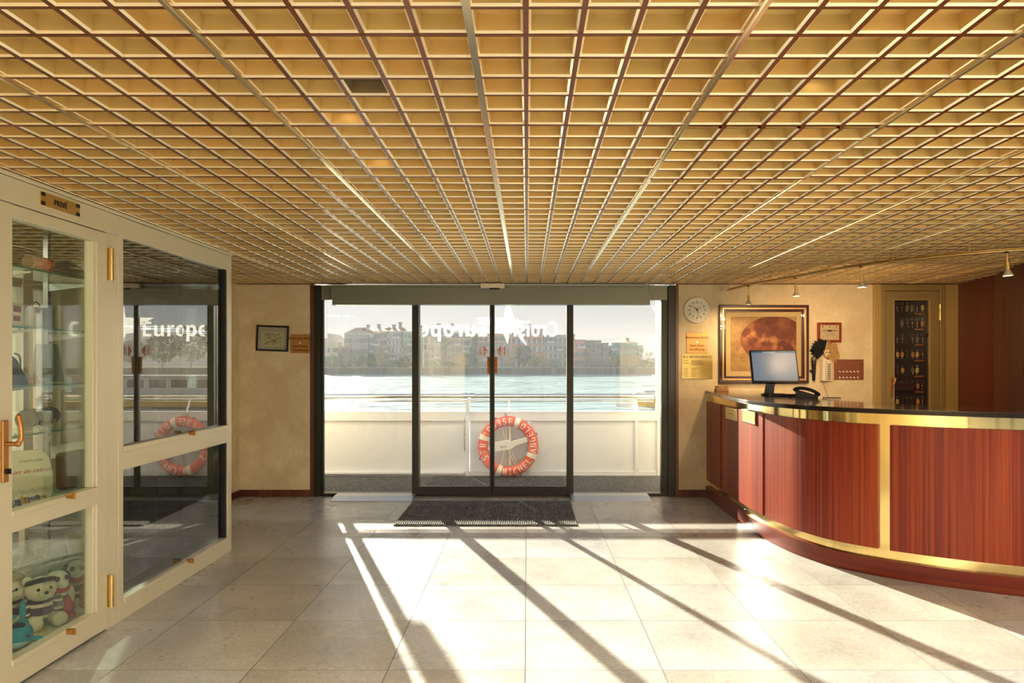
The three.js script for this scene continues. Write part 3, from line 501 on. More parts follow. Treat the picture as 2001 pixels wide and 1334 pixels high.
  { const g = extrude([[-0.12, 0], [0.1, 0], [0.118, 0.06], [0.122, 0.15], [0.1, 0.235], [0.06, 0.27], [-0.12, 0.28]], 0.008, 0.001), p = g.attributes.position, uv = g.attributes.uv; for (let i = 0; i < p.count; i++) uv.setXY(i, (p.getX(i) + 0.12) / 0.244, p.getY(i) / 0.28); part(t, 'cover', g, std({ map: bookTex, roughness: 0.6 })); part(t, 'pages', R(0.21, 0.25, 0.008, 0.001, -0.01, 0.13, -0.007, 1), cream); }
  t = thing('leather_bag', 'brown leather satchel standing on the shelf beside the colouring book', 'bag', [-2.5, 0.656, -atZ(145, -2.5)], Math.PI / 2);
  const lea = std({ color: 0x8a5a3c, roughness: 0.6 });
  part(t, 'body', R(0.22, 0.2, 0.08, 0.02, 0, 0.1, 0, 3), lea); part(t, 'flap', R(0.225, 0.1, 0.012, 0.005, 0, 0.155, 0.042, 2), std({ color: 0x7a4c30, roughness: 0.6 })); part(t, 'strap', R(0.03, 0.21, 0.01, 0.003, -0.02, 0.1, 0.045, 1), blackPlastic); part(t, 'buckle', new THREE.TorusGeometry(0.018, 0.004, 8, 20).translate(0.06, 0.06, 0.05), copper);
  t = thing('picture_book', 'green picture book lying under the colouring book', 'book', [-2.42, 0.656, -atZ(75, -2.42)], 0.3);
  part(t, 'cover', R(0.14, 0.02, 0.22, 0.003, 0, 0.01, 0, 1), std({ color: 0x7a9a58, roughness: 0.6 })); part(t, 'pages', B(0.136, 0.014, 0.004, 0.002, 0.01, 0.11), cream);
  // low shelf: clear boxes and a booklet
  const clear = phy({ color: 0xf2f2ee, transmission: 0.75, roughness: 0.12, thickness: 0 });
  t = thing('clear_box', 'clear plastic box with a model ship on the low glass shelf', 'box', [-2.5, 0.281, -atZ(62, -2.5)]);
  part(t, 'box', R(0.12, 0.13, 0.3, 0.004, 0, 0.066, 0, 1), clear); part(t, 'tray', R(0.11, 0.02, 0.29, 0.004, 0, 0.012, 0, 1), cream);
  part(t, 'model_ship', M(extrude([[-0.12, 0], [0.11, 0], [0.13, 0.022], [-0.13, 0.022]], 0.03, 0.002).translate(0, 0.025, -0.015), R(0.2, 0.018, 0.026, 0.003, -0.01, 0.058, 0, 1), R(0.14, 0.016, 0.022, 0.003, -0.02, 0.076, 0, 1), C(0.008, 0.01, 0.025, 0.03, 0.095, 0, 10)).rotateY(Math.PI / 2), lampWhite);
  t = thing('booklet', 'small white booklet leaning on the low glass shelf near the hinges', 'booklet', [-2.5, 0.281, -atZ(150, -2.5)], Math.PI / 2 - 0.3);
  part(t, 'cover', R(0.09, 0.12, 0.006, 0.001, 0, 0.06, 0, 1), cream, null, [-0.2, 0, 0]); part(t, 'print', B(0.07, 0.012, 0.001, 0, 0.1, -0.012), std({ color: 0x8a6a5a }), null, [-0.2, 0, 0]);
  // plush toys
  const fur = std({ color: 0xe6d9be, roughness: 1 }), navy = std({ color: 0x20202a, roughness: 1 }), teal = std({ color: 0x1f93ad, roughness: 0.9 }), redP = std({ color: 0xc22c22, roughness: 1 }), eye = blackPlastic;
  const stripe = std({ map: ctex(64, 64, (c) => { c.fillStyle = '#23232c'; c.fillRect(0, 0, 64, 64); c.fillStyle = '#e8dcc6'; for (let y = 4; y < 64; y += 16) c.fillRect(0, y, 64, 5); }), roughness: 1 });
  const bear = (label, pos, turn, hat) => {
    const o = thing('plush_bear', label, 'plush toy', pos, turn);
    part(o, 'body', E(0.06, 0.07, 0.052, 0, 0.068, 0), stripe); part(o, 'head', M(E(0.066, 0.058, 0.06, 0, 0.172, 0.01), E(0.03, 0.024, 0.026, 0, 0.16, 0.062)), fur);
    for (const s of [-1, 1]) { part(o, 'ear', E(0.022, 0.022, 0.012, s * 0.052, 0.216, 0), fur); part(o, 'eye', E(0.0075, 0.0075, 0.005, s * 0.026, 0.182, 0.064, 10), eye); part(o, 'leg', M(E(0.03, 0.03, 0.055, s * 0.045, 0.031, 0.055), E(0.034, 0.034, 0.02, s * 0.05, 0.036, 0.1)), fur); part(o, 'arm', E(0.022, 0.05, 0.024, s * 0.068, 0.085, 0.02), stripe); }
    part(o, 'nose', E(0.01, 0.008, 0.007, 0, 0.168, 0.087, 10), eye);
    if (hat) part(o, 'headband', new THREE.TorusGeometry(0.055, 0.011, 8, 24).rotateX(Math.PI / 2 - 0.35).translate(0, 0.205, 0.008), navy); else part(o, 'beret', M(E(0.055, 0.022, 0.055, 0, 0.224, 0), C(0.004, 0.004, 0.02, 0, 0.25, 0, 8)), std({ color: 0xb3a184, roughness: 1 }));
    return o;
  };
  bear('cream plush bear in striped shirt with black headband, facing the glass', [-2.32, 0.096, -atZ(78, -2.32)], 0.9, true);
  bear('cream plush bear wearing a beige beret behind the teal plush', [-2.45, 0.096, -atZ(22, -2.45)], 1.3, false);
  const o = thing('plush_whale', 'teal plush whale with navy patch in front of the bears', 'plush toy', [-2.235, 0.096, -atZ(36, -2.235)], 0.5);
  part(o, 'body', M(E(0.055, 0.05, 0.085, 0, 0.05, 0), E(0.03, 0.03, 0.06, 0, 0.062, -0.085)), teal); part(o, 'back_patch', E(0.03, 0.02, 0.035, 0, 0.086, 0.01), navy);
  part(o, 'tail', M(E(0.05, 0.012, 0.02, -0.04, 0.09, -0.15).rotateY(0.2), E(0.014, 0.05, 0.022, 0.0, 0.115, -0.13)), teal);
  for (const s of [-1, 1]) { part(o, 'flipper', E(0.035, 0.01, 0.02, s * 0.06, 0.03, 0.02), teal); part(o, 'eye', E(0.007, 0.007, 0.005, s * 0.042, 0.058, 0.06, 10), eye); }
  part(o, 'belly', E(0.045, 0.03, 0.075, 0, 0.032, 0.012), std({ color: 0x9fc9d2, roughness: 0.9 }));
  const dog = (label, px, x, turn) => {
    const q = thing('plush_dog', label, 'plush toy', [x, 0.096, -atZ(px, x)], turn);
    part(q, 'body', E(0.05, 0.06, 0.045, 0, 0.09, 0), stripe); part(q, 'head', M(E(0.045, 0.045, 0.045, 0, 0.185, 0.01), E(0.025, 0.022, 0.035, 0, 0.172, 0.05)), std({ color: 0xeee8dc, roughness: 1 }));
    for (const s of [-1, 1]) { part(q, 'ear', E(0.014, 0.035, 0.02, s * 0.046, 0.18, 0), navy); part(q, 'eye', E(0.012, 0.014, 0.006, s * 0.02, 0.197, 0.048, 10), eye); part(q, 'leg', M(E(0.022, 0.055, 0.022, s * 0.03, 0.05, 0.035), E(0.024, 0.018, 0.036, s * 0.032, 0.017, 0.055)), redP); part(q, 'arm', E(0.017, 0.045, 0.018, s * 0.055, 0.1, 0.015), fur); }
    part(q, 'scarf', new THREE.TorusGeometry(0.035, 0.016, 8, 24).rotateX(Math.PI / 2).translate(0, 0.142, 0.008), redP);
  };
  dog('white plush dog with red scarf and red legs, nearer the bears', 112, -2.3, 1.0);
  dog('white plush dog with red scarf and red legs, by the lower hinge', 150, -2.32, 0.6);
  // captain's cap and wrapped parcels behind the fixed pane
  t = thing('captain_cap', 'navy captain cap with gold braid on a stand behind the fixed pane', 'cap', [-2.62, 0, -atZ(305, -2.62)], 1.0);
  part(t, 'stand', M(C(0.11, 0.12, 0.02, 0, 0.01, 0), C(0.012, 0.012, 1.72, 0, 0.87, 0), E(0.08, 0.1, 0.085, 0, 1.76, 0)), lampWhite);
  part(t, 'crown', L([[0.09, 1.80], [0.1, 1.86], [0.14, 1.92], [0.13, 1.945], [0, 1.955]], 30), std({ color: 0x1a1830, roughness: 0.8 })); part(t, 'braid', M(new THREE.TorusGeometry(0.097, 0.01, 8, 36).rotateX(Math.PI / 2).translate(0, 1.845, 0), new THREE.TorusGeometry(0.098, 0.006, 8, 36).rotateX(Math.PI / 2).translate(0, 1.815, 0)), brass); part(t, 'peak', E(0.075, 0.012, 0.06, 0, 1.795, 0.1), blackPlastic);
  t = thing('display_table', 'low white display table behind the fixed glass pane', 'table', [-2.65, 0, -4.55]);
  part(t, 'top', R(0.7, 0.03, 0.8, 0.005, 0, 0.8, 0, 1), cream); for (const [x, z] of [[-0.3, -0.35], [0.3, -0.35], [-0.3, 0.35], [0.3, 0.35]]) part(t, 'leg', B(0.035, 0.785, 0.035, x, 0.3925, z), cream);
  reseed(77);
  for (const [i, [x, z, r]] of [[-2.5, -4.35, 0.085], [-2.55, -4.6, 0.075], [-2.45, -4.5, 0.06]].entries()) {
    const g = mergeVertices(new THREE.IcosahedronGeometry(r, 4)), p = g.attributes.position; for (let k = 0; k < p.count; k++) { const f = 1 + 0.22 * (vnoise(p.getX(k) * 40 + 9 * i, p.getY(k) * 40 + p.getZ(k) * 33, 64, 64, 3) - 0.5); p.setXYZ(k, p.getX(k) * f, p.getY(k) * f * 0.8, p.getZ(k) * f); } g.computeVertexNormals();
    t = thing('wrapped_parcel', ['largest crumpled clear-wrapped parcel on the display table', 'crumpled clear-wrapped parcel farther from the door on the display table', 'smallest crumpled clear-wrapped parcel on the display table'][i], 'parcel', [x, 0.815 + r * 0.8, z]);
    part(t, 'wrap', g, phy({ color: 0xd8d6d2, transmission: 0.5, roughness: 0.12, thickness: 0 })); part(t, 'content', E(r * 0.7, r * 0.5, r * 0.7, 0, -r * 0.1, 0, 14), std({ color: 0x8b8680, roughness: 0.8 }));
  }
}

// ------------------------------------------------------------------ reception counter
const deskPath = new THREE.CatmullRomCurve3([[1.82, -7.195], [1.812, -6.6], [1.812, -6.0], [1.822, -5.6], [1.85, -5.33], [1.925, -4.98], [2.06, -4.70], [2.385, -4.40], [2.86, -4.13], [3.4, -3.94], [4.0, -3.83], [4.66, -3.8]].map(([x, z]) => new THREE.Vector3(x, 0, z)), false, 'centripetal');
const DN = 240, deskPts = deskPath.getSpacedPoints(DN), deskLen = deskPath.getLength();
const deskAt = (t, off) => { const f = Math.max(0, Math.min(1, t)) * DN, i = Math.min(DN - 1, Math.floor(f)), p = deskPts[i].clone().lerp(deskPts[i + 1], f - i), q = deskPath.getTangentAt(Math.max(0, Math.min(1, t))); return [p.x - q.z * off, p.z + q.x * off]; };
const tOf = (Z) => { for (let i = 0; i <= DN; i++) if (-deskPts[i].z <= Z) return i / DN; return 1; };
function ribbon(t0, t1, o0, o1, y0, y1, n = 40, taper) {             // a curved board following the desk
  const v = [], uv = [], id = [], sec = [[o1, y0], [o1, y1], [o0, y1], [o0, y0]];
  const g = [];
  for (let s = 0; s < 4; s++) { const [a, b] = [sec[s], sec[(s + 1) % 4]], base = v.length / 3; for (let i = 0; i <= n; i++) { const t = t0 + (t1 - t0) * i / n, k = taper ? taper(t) : 1; for (const [o, y] of [a, b]) { const [x, z] = deskAt(t, o > 0 ? o * k : o); v.push(x, y, z); uv.push(t * deskLen, s % 2 ? o : y); } } for (let i = 0; i < n; i++) { const q = base + i * 2; id.push(q, q + 2, q + 1, q + 1, q + 2, q + 3); } }
  for (const [t, f] of [[t0, 0], [t1, 1]]) { const base = v.length / 3, k = taper ? taper(t) : 1; for (const [o, y] of sec) { const [x, z] = deskAt(t, o > 0 ? o * k : o); v.push(x, y, z); uv.push(t * deskLen + o, y); } f ? id.push(base, base + 2, base + 1, base, base + 3, base + 2) : id.push(base, base + 1, base + 2, base, base + 2, base + 3); }
  const geo = new THREE.BufferGeometry(); geo.setAttribute('position', new THREE.Float32BufferAttribute(v, 3)); geo.setAttribute('uv', new THREE.Float32BufferAttribute(uv, 2)); geo.setIndex(id);
  geo.computeVertexNormals(); return geo;
}
{
  const t = thing('reception_counter', 'curved mahogany reception counter with brass bands and dark top', 'counter', [0, 0, 0]);
  const plinthWood = redWood.clone(); plinthWood.map = redWoodTex.clone(); plinthWood.map.rotation = Math.PI / 2; plinthWood.map.repeat.set(1, 0.5); plinthWood.map.needsUpdate = true; plinthWood.color.set(0xa07468);
  const body = part(t, 'brass_facing', ribbon(0, 1, -0.03, 0, 0.10, 1.03, 120), brassMirror);
  part(t, 'plinth', ribbon(0, 1, -0.03, 0.028, 0, 0.108, 120), plinthWood);
  part(t, 'back_board', ribbon(0.002, 1, -0.05, -0.032, 0, 1.02, 120), darkWood);
  const cuts = [[7.19, 6.64], [6.575, 5.505], [5.46, 4.535], [4.497, 4.0]].map(([a, b]) => [tOf(a), tOf(b)]);
  cuts[3][1] = 0.79; cuts.push([0.797, 0.999]);
  const panelWood = redWood.clone(); panelWood.map = redWoodTex.clone(); panelWood.map.repeat.set(1.5, 0.5); panelWood.map.needsUpdate = true;
  for (const [a, b] of cuts) part(t, 'front_panel', ribbon(a, b, 0.002, 0.024, 0.172, 0.952, 60), panelWood);
  const grow = (q) => 0.16 + 0.84 * Math.min(1, Math.max(0, (q - tOf(7.0)) / (tOf(5.4) - tOf(7.0))));
  const topMat = phy({ color: 0x32281c, roughness: 0.25, clearcoat: 1, clearcoatRoughness: 0.08 });
  part(t, 'countertop', ribbon(0, 1, -0.46, 0.19, 1.032, 1.062, 120, grow), topMat);
  part(t, 'countertop_nosing', ribbon(0, 1, 0.186, 0.197, 1.036, 1.058, 120, grow), std({ color: 0x2b2118, metalness: 0.6, roughness: 0.25 }));
  const plateTex = ctex(128, 64, (c, w, h) => { c.fillStyle = '#e8c878'; c.fillRect(0, 0, w, h); c.strokeStyle = '#7a5a28'; c.lineWidth = 2; c.strokeRect(10, 10, w - 20, h - 20); c.fillStyle = '#a8803c'; for (let i = 0; i < 6; i++) c.fillRect(34 + i * 10, 26 + i % 2 * 3, 7, 12); });
  for (const [Z, y, l] of [[6.27, 0.897, 'small brass plaque on the counter panel, nearer the wall'], [5.8, 0.905, 'small brass plaque on the counter panel catching the sunlight']]) {
    const [x, z] = deskAt(tOf(Z), 0.031), p = thing('name_plaque', l, 'plaque', [x, y, z], -Math.PI / 2);
    part(p, 'frame', frameGeo(0.34, 0.1, 0.012, 0.006, 0.001).translate(0, 0, -0.006), brass); part(p, 'plate', B(0.32, 0.08, 0.004, 0, 0, -0.003), std({ map: plateTex, metalness: 0.5, roughness: 0.35 }));
  }
}
// things on the counter
{
  const topY = 1.062;
  let t = thing('monitor', 'flat computer monitor showing a pale page on the counter', 'monitor', [2.13, topY, -6.2]);
  const scr = ctex(512, 384, (c, w, h) => { c.fillStyle = '#a9b0b6'; c.fillRect(0, 0, w, h); c.fillStyle = '#4d86a0'; c.fillRect(0, 0, w, 22); c.fillStyle = '#b8bec2'; c.fillRect(130, 2, 150, 20); c.fillStyle = '#8b9399'; for (let i = 0; i < 42; i++) { const y = 44 + i * 8; c.fillRect(150 + (i % 3) * 8, y, 60 + (i * 37) % 110, 2); if (i % 3) c.fillRect(300, y, 50 + (i * 53) % 120, 2); if (i % 7 === 0) c.fillRect(16, y, 90, 2); } c.fillStyle = '#44494d'; for (let i = 0; i < 7; i++) c.fillRect(142, 100 + i * 36, 5, 5); });
  const head = part(t, 'bezel', R(0.405, 0.295, 0.03, 0.006, 0, 0, 0), blackPlastic, [0, 0.245, 0.02], [-0.3, 0, 0]);
  part(head, 'screen', B(0.378, 0.262, 0.002, 0, 0.003, 0.0155), std({ map: scr, color: 0x70747a, emissiveMap: scr, emissive: 0xd8e4f0, emissiveIntensity: 0.5, roughness: 0.3 }));
  part(t, 'neck', extrude([[-0.045, 0], [0.025, 0], [0.03, 0.06], [0.055, 0.16], [-0.005, 0.17], [-0.03, 0.08]], 0.03, 0.004).translate(-0.02, 0.005, -0.04), blackPlastic);
  part(t, 'foot', C(0.1, 0.105, 0.014, 0, 0.007, 0, 32).scale(1, 1, 0.75), blackPlastic);
  t = thing('desk_phone', 'black desk telephone with sloping handset on the counter', 'telephone', [2.235, topY, -5.72], -0.3); t.scale.setScalar(0.74);
  part(t, 'base', extrude([[-0.11, 0], [0.1, 0], [0.1, 0.02], [-0.085, 0.075], [-0.11, 0.07]], 0.15, 0.004).translate(0, 0.003, -0.075), blackPlastic);
  part(t, 'handset', M(tube([[-0.12, 0.1, 0.045], [-0.05, 0.105, 0.045], [0.05, 0.08, 0.045], [0.11, 0.045, 0.045]], 0.018, 20, 10), E(0.032, 0.022, 0.03, -0.115, 0.09, 0.045), E(0.032, 0.022, 0.03, 0.1, 0.04, 0.045)), blackPlastic);
  const keys = []; for (let i = 0; i < 4; i++) for (let j = 0; j < 3; j++) keys.push(B(0.016, 0.006, 0.016, -0.04 + i * 0.027, 0.064 - i * 0.0075, -0.055 + j * 0.025));
  stuff(part(t, 'keypad', M(keys), std({ color: 0x3a3a3e, roughness: 0.6 })));
  part(t, 'cord', tube([[-0.12, 0.03, 0.06], [-0.17, 0.012, 0.09], [-0.2, 0.006, 0.03], [-0.22, 0.006, -0.05]], 0.004, 30, 6), blackPlastic);
  t = thing('keyboard', 'dark flat keyboard lying between monitor and telephone', 'keyboard', [2.1, topY, -5.98], -0.15);
  part(t, 'case', R(0.3, 0.014, 0.1, 0.004, 0.08, 0.008, 0, 1), blackPlastic);
  const kk = []; for (let i = 0; i < 14; i++) for (let j = 0; j < 4; j++) kk.push(B(0.016, 0.005, 0.016, -0.055 + i * 0.0208, 0.016, -0.033 + j * 0.022));
  stuff(part(t, 'keys', M(kk), std({ color: 0x2b2b2f, roughness: 0.6 })));
  t = thing('note_pad', 'red-brown note pad on the counter beside the telephone', 'notepad', [2.36, topY, -5.55], -0.4);
  part(t, 'cover', R(0.13, 0.012, 0.09, 0.003, 0, 0.006, 0, 1), std({ color: 0x6a3022, roughness: 0.6 })); part(t, 'pages', B(0.126, 0.006, 0.003, 0, 0.006, 0.0445), cream);
  t = thing('date_block', 'small wooden block calendar reading 27 at the wall end of the counter', 'calendar', [1.885, topY, -6.95], 0.05);
  const wd = std({ color: 0xb98a5a, roughness: 0.6 });
  part(t, 'stand', R(0.125, 0.028, 0.06, 0.003, 0, 0.014, 0, 1), wd);
  for (const [i, n] of ['JAN', '2', '7', ''].entries()) { const c = part(t, 'block', R(0.028, 0.03, 0.028, 0.002, -0.045 + i * 0.03, 0.044, 0, 1), std({ color: i % 3 ? 0xd9b780 : 0xb98a58, roughness: 0.6 })); if (n) part(c, 'figure', (() => { const g = textG(n, n.length > 1 ? 0.008 : 0.018, 0.0006); const b = g.boundingBox; return g.translate(-0.045 + i * 0.03 - (b.max.x + b.min.x) / 2, 0.044 - (b.max.y + b.min.y) / 2, 0.0141); })(), blackPlastic); }
}

// ------------------------------------------------------------------ things on the walls
const WZ = -7.199;
{
  let t = thing('wall_clock', 'round cream wall clock with black numerals beside the entrance', 'clock', [1.703, 1.87, WZ]);
  const face = ctex(512, 512, (c, w) => { c.fillStyle = '#e9e6d4'; c.fillRect(0, 0, w, w); c.translate(256, 256); c.fillStyle = '#15130f'; for (let i = 0; i < 60; i++) { c.save(); c.rotate(i * Math.PI / 30); c.fillRect(-2, -226, i % 5 ? 3 : 7, i % 5 ? 9 : 16); c.restore(); } c.font = 'bold 62px sans-serif'; c.textAlign = 'center'; c.textBaseline = 'middle'; for (let n = 1; n <= 12; n++) c.fillText(String(n), 172 * Math.sin(n * Math.PI / 6), -172 * Math.cos(n * Math.PI / 6)); });
  part(t, 'case', L([[0, 0], [0.128, 0], [0.132, 0.012], [0.129, 0.03], [0.119, 0.034], [0.116, 0.026], [0.116, 0.018]], 48).rotateX(Math.PI / 2), lampWhite);
  part(t, 'dial', new THREE.CircleGeometry(0.117, 48).translate(0, 0, 0.019), std({ map: face, roughness: 0.6 }));
  const hand = (a, l, w, z) => extrude([[-w, -l * 0.22], [w, -l * 0.22], [w * 0.6, l], [-w * 0.6, l]], 0.001).rotateZ(-a).translate(0, 0, z);
  part(t, 'hour_hand', hand(10.45 * Math.PI / 6, 0.058, 0.0035, 0.022), blackPlastic); part(t, 'minute_hand', hand(27.3 * Math.PI / 30, 0.082, 0.0026, 0.024), blackPlastic); part(t, 'second_hand', hand(7 * Math.PI / 30, 0.085, 0.001, 0.026), blackPlastic); part(t, 'hub', C(0.005, 0.005, 0.01, 0, 0, 0.024, 12).rotateX(0), blackPlastic);
  const sign = (label, x0, x1, y0, y1) => {
    const s = thing('door_button_plate', label, 'button plate', [(x0 + x1) / 2, (y0 + y1) / 2, WZ]), w = x1 - x0, h = y1 - y0;
    part(s, 'plate', R(w, h, 0.006, 0.002, 0, 0, 0.003, 1), copper);
    for (const [i, [str, sz, y]] of [['Ouverture Porte', 0.021, 0.045], ['Open Door', 0.021, -0.035], ['Türöffnung', 0.021, -0.075]].entries()) { const g = textG(str, sz, 0.0008), b = g.boundingBox; part(s, 'lettering', g.translate(-(b.max.x + b.min.x) / 2, y, 0.006), std({ color: 0x2c1606, roughness: 0.7 })); }
    part(s, 'push_button', M(C(0.009, 0.011, 0.012, 0, 0, 0, 18).rotateX(Math.PI / 2).translate(0, 0.008, 0.01)), std({ color: 0xf3efe4, metalness: 0.6, roughness: 0.2 }));
    for (const [a, b] of [[-1, 1], [1, 1], [-1, -1], [1, -1]]) part(s, 'screw', E(0.004, 0.004, 0.002, a * (w / 2 - 0.014), b * (h / 2 - 0.014), 0.006, 8), brass);
  };
  sign('copper door button plate under the clock', 1.6, 1.81, 1.438, 1.643);
  sign('copper door button plate beside the small landscape picture', -2.377, -2.18, 1.438, 1.628);
  t = thing('ship_plaque', 'brass plaque headed M.S. MICHELANGELO with engraved particulars', 'plaque', [1.7075, 1.309, WZ]);
  part(t, 'plate', R(0.309, 0.255, 0.006, 0.002, 0, 0, 0.003, 1), std({ color: new THREE.Color(0.48, 0.34, 0.1), metalness: 0.6, roughness: 0.3 }));
  { const g = textG('M.S. MICHELANGELO', 0.0205, 0.0008), b = g.boundingBox; part(t, 'lettering', g.scale(1, 1.1, 1).translate(-(b.max.x + b.min.x) / 2, 0.082, 0.006), std({ color: 0x2a1c08, roughness: 0.7 })); }
  { const l = []; reseed(9); for (const [y, n] of [[0.056, 2], [0.044, 1], [0.03, 2], [0.018, 1], [-0.025, 2], [-0.043, 2], [-0.062, 2], [-0.08, 2], [-0.099, 2]]) { if (n === 2) l.push(B(rr(0.04, 0.065), 0.0045, 0.0006, -0.115, y, 0.0062)); const w = y > 0 ? rr(0.1, 0.13) : rr(0.02, 0.06); l.push(B(w, 0.0045, 0.0006, -0.06 + w / 2, y, 0.0062)); } stuff(part(t, 'engraved_lines', M(l), std({ color: 0x5a4212, roughness: 0.7 }))); }
  for (const [a, b] of [[-1, 1], [1, 1], [-1, -1], [1, -1]]) part(t, 'screw', E(0.004, 0.004, 0.002, a * 0.143, b * 0.116, 0.006, 8), brass);
  // small landscape
  const land = ctex(256, 192, (c, w, h) => { c.fillStyle = '#d6cfb4'; c.fillRect(0, 0, w, h); const P = ['#8a9a3e', '#5f7f3a', '#c8b048', '#3f6f58', '#a88a48', '#d9d2a0']; for (let i = 0; i < 150; i++) { c.fillStyle = P[(i * 7) % 6]; c.globalAlpha = 0.75; c.beginPath(); c.ellipse(14 + (i * 83) % 228, 20 + (i * 47) % 150, 4 + i % 11, 3 + i % 6, i, 0, 7); c.fill(); } c.globalAlpha = 1; c.strokeStyle = '#4a3626'; c.lineWidth = 5; c.beginPath(); c.moveTo(66, 52); c.lineTo(140, 120); c.stroke(); c.fillStyle = '#c4643c'; c.fillRect(136, 112, 34, 28); c.fillStyle = '#33503a'; for (let i = 0; i < 14; i++) c.fillRect(20 + i * 9, 18 + (i * 5) % 12, 6, 9); });
  t = thing('framed_landscape', 'small dark-framed landscape watercolour hanging slightly tilted left of the entrance', 'picture', [-2.556, 1.587, WZ]); t.rotation.z = -0.035;
  part(t, 'frame', frameGeo(0.318, 0.252, 0.012, 0.014), blackPlastic); part(t, 'mat_board', B(0.3, 0.234, 0.004, 0, 0, 0.004), std({ color: 0xb9b3a0, roughness: 0.8 })); part(t, 'print', B(0.215, 0.15, 0.003, -0.003, -0.008, 0.006), std({ map: land, roughness: 0.7 })); part(t, 'glass_pane', B(0.3, 0.234, 0.001, 0, 0, 0.011), glass);
  // large picture: plain stand-in, a red-brown oval of blurred warm shapes on cracked ochre ground
  reseed(123);
  const art = dtex(512, 420, (u, v) => {
    const k = fbm(u, v, 5, 5, 5, 131), cr = Math.abs(fbm(u, v, 7, 7, 4, 141) - 0.5) < 0.008; let c = mixc([150, 116, 66], [202, 168, 110], Math.max(0, Math.min(1, (k - 0.3) * 2)));
    const dx = (u - 0.66) / 0.5, dy = (v - 0.58) / 0.42, r = Math.sqrt(dx * dx + dy * dy) + 0.04 * (k - 0.5);
    if (r < 1) { const b = fbm(u, v, 9, 7, 4, 151), g = fbm(u, v, 16, 14, 3, 161); c = mixc([86, 34, 18], [126, 58, 32], g); const lane = Math.exp(-Math.pow((v - 0.66 + 0.42 * (u - 0.35)) / 0.15, 2)); c = mixc(c, [188, 132, 76], Math.max(0, Math.min(1, (b - 0.42) * 4)) * (0.35 + 0.6 * lane)); }
    return cr ? mixc(c, [90, 60, 34], 0.5) : c;
  });
  t = thing('framed_painting', 'large dark wooden framed painting of a red-brown oval on ochre', 'picture', [2.3715, 1.53, WZ]);
  part(t, 'frame', M(frameGeo(0.885, 0.772, 0.045, 0.026, 0.005).translate(0, 0, 0.006), frameGeo(0.8, 0.687, 0.018, 0.014, 0.004).translate(0, 0, 0.006)), phy({ map: darkWoodTex, color: 0xb87a68, roughness: 0.3, clearcoat: 0.4 }));
  part(t, 'gilt_strip', frameGeo(0.835, 0.722, 0.012, 0.03, 0.003).translate(0, 0, 0.008), std({ color: 0xd2ab6e, metalness: 0.5, roughness: 0.35 }));
  part(t, 'mat_board', frameGeo(0.764, 0.651, 0.05, 0.006, 0.001).translate(0, 0, 0.004), std({ color: 0xc4ad7c, roughness: 0.8 })); part(t, 'canvas', B(0.67, 0.557, 0.004, 0, 0, 0.005), std({ map: art, roughness: 0.6 }));
  // certificate
  t = thing('award_plaque', 'small red wooden plaque with a silver plate right of the painting', 'plaque', [3.032, 1.646, WZ]);
  part(t, 'board', R(0.242, 0.2, 0.018, 0.004, 0, 0, 0.009, 1), redWood);
  part(t, 'plate', B(0.188, 0.15, 0.003, 0, 0, 0.0195), std({ map: ctex(256, 200, (c, w, h) => { c.fillStyle = '#c9b48c'; c.fillRect(0, 0, w, h); c.fillStyle = '#4a3a24'; c.fillRect(24, 14, 16, 18); c.fillRect(122, 12, 8, 22); c.fillRect(212, 14, 14, 16); for (let i = 0; i < 18; i++) c.fillRect(34 + i * 11, 70 + i % 2, 8, 12); c.fillStyle = '#23293a'; c.fillRect(100, 66, 56, 22); c.fillStyle = '#6a573a'; for (let k = 0; k < 3; k++) for (let i = 0; i < 12; i++) c.fillRect(54 + i * 12 + k * 4, 102 + k * 16, 8, 4); c.fillRect(30, 168, 10, 8); c.fillRect(214, 168, 10, 8); }), metalness: 0.3, roughness: 0.4 }));
  // carnival mask
  t = thing('carnival_mask', 'carnival mask with black feathers and blond curls on the wall', 'mask', [2.99, 1.44, WZ]);
  const ft = (side, n, s0) => { reseed(s0); const l = []; for (let i = 0; i < n; i++) { const a = side > 0 ? rr(-0.5, 1.45) : rr(1.3, 4.0), len = rr(0.06, 0.135); const f = E(len / 2, 0.011, 0.006, len / 2 + 0.01, 0, 0, 8).rotateX(rr(-0.5, 0.5)).rotateZ(a).translate(0, 0, rr(0.012, 0.04)); l.push(f); } return M(l); };
  stuff(part(t, 'black_feathers', ft(-1, 70, 3).translate(-0.02, 0.02, 0), std({ color: 0x0d0c0e, roughness: 0.9 }))); 
  { reseed(8); const l = []; for (let i = 0; i < 60; i++) { const a = rr(-0.9, 1.5), d = rr(0.03, 0.13); l.push(new THREE.TorusGeometry(rr(0.01, 0.02), 0.0035, 5, 12).rotateY(rr(-0.8, 0.8)).translate(d * Math.cos(a), d * Math.sin(a), rr(0.015, 0.04))); } stuff(part(t, 'blond_curls', M(l), std({ color: 0xd0a868, roughness: 0.8 }))); }
  part(t, 'face', M(E(0.03, 0.042, 0.022, 0.005, -0.005, 0.045), E(0.006, 0.01, 0.008, 0.005, -0.005, 0.068, 8)), std({ color: 0xe0c9a6, roughness: 0.5 }));
  for (const s of [-1, 1]) part(t, 'eye_hole', E(0.008, 0.005, 0.004, 0.005 + s * 0.013, 0.006, 0.065, 8), blackPlastic);
  part(t, 'lips', E(0.009, 0.004, 0.004, 0.005, -0.026, 0.063, 8), std({ color: 0x9a3a2a }));
  // microphone
  t = thing('microphone', 'black hand microphone hanging on the wall beside the intercom', 'microphone', [2.87, 1.28, WZ + 0.028]);
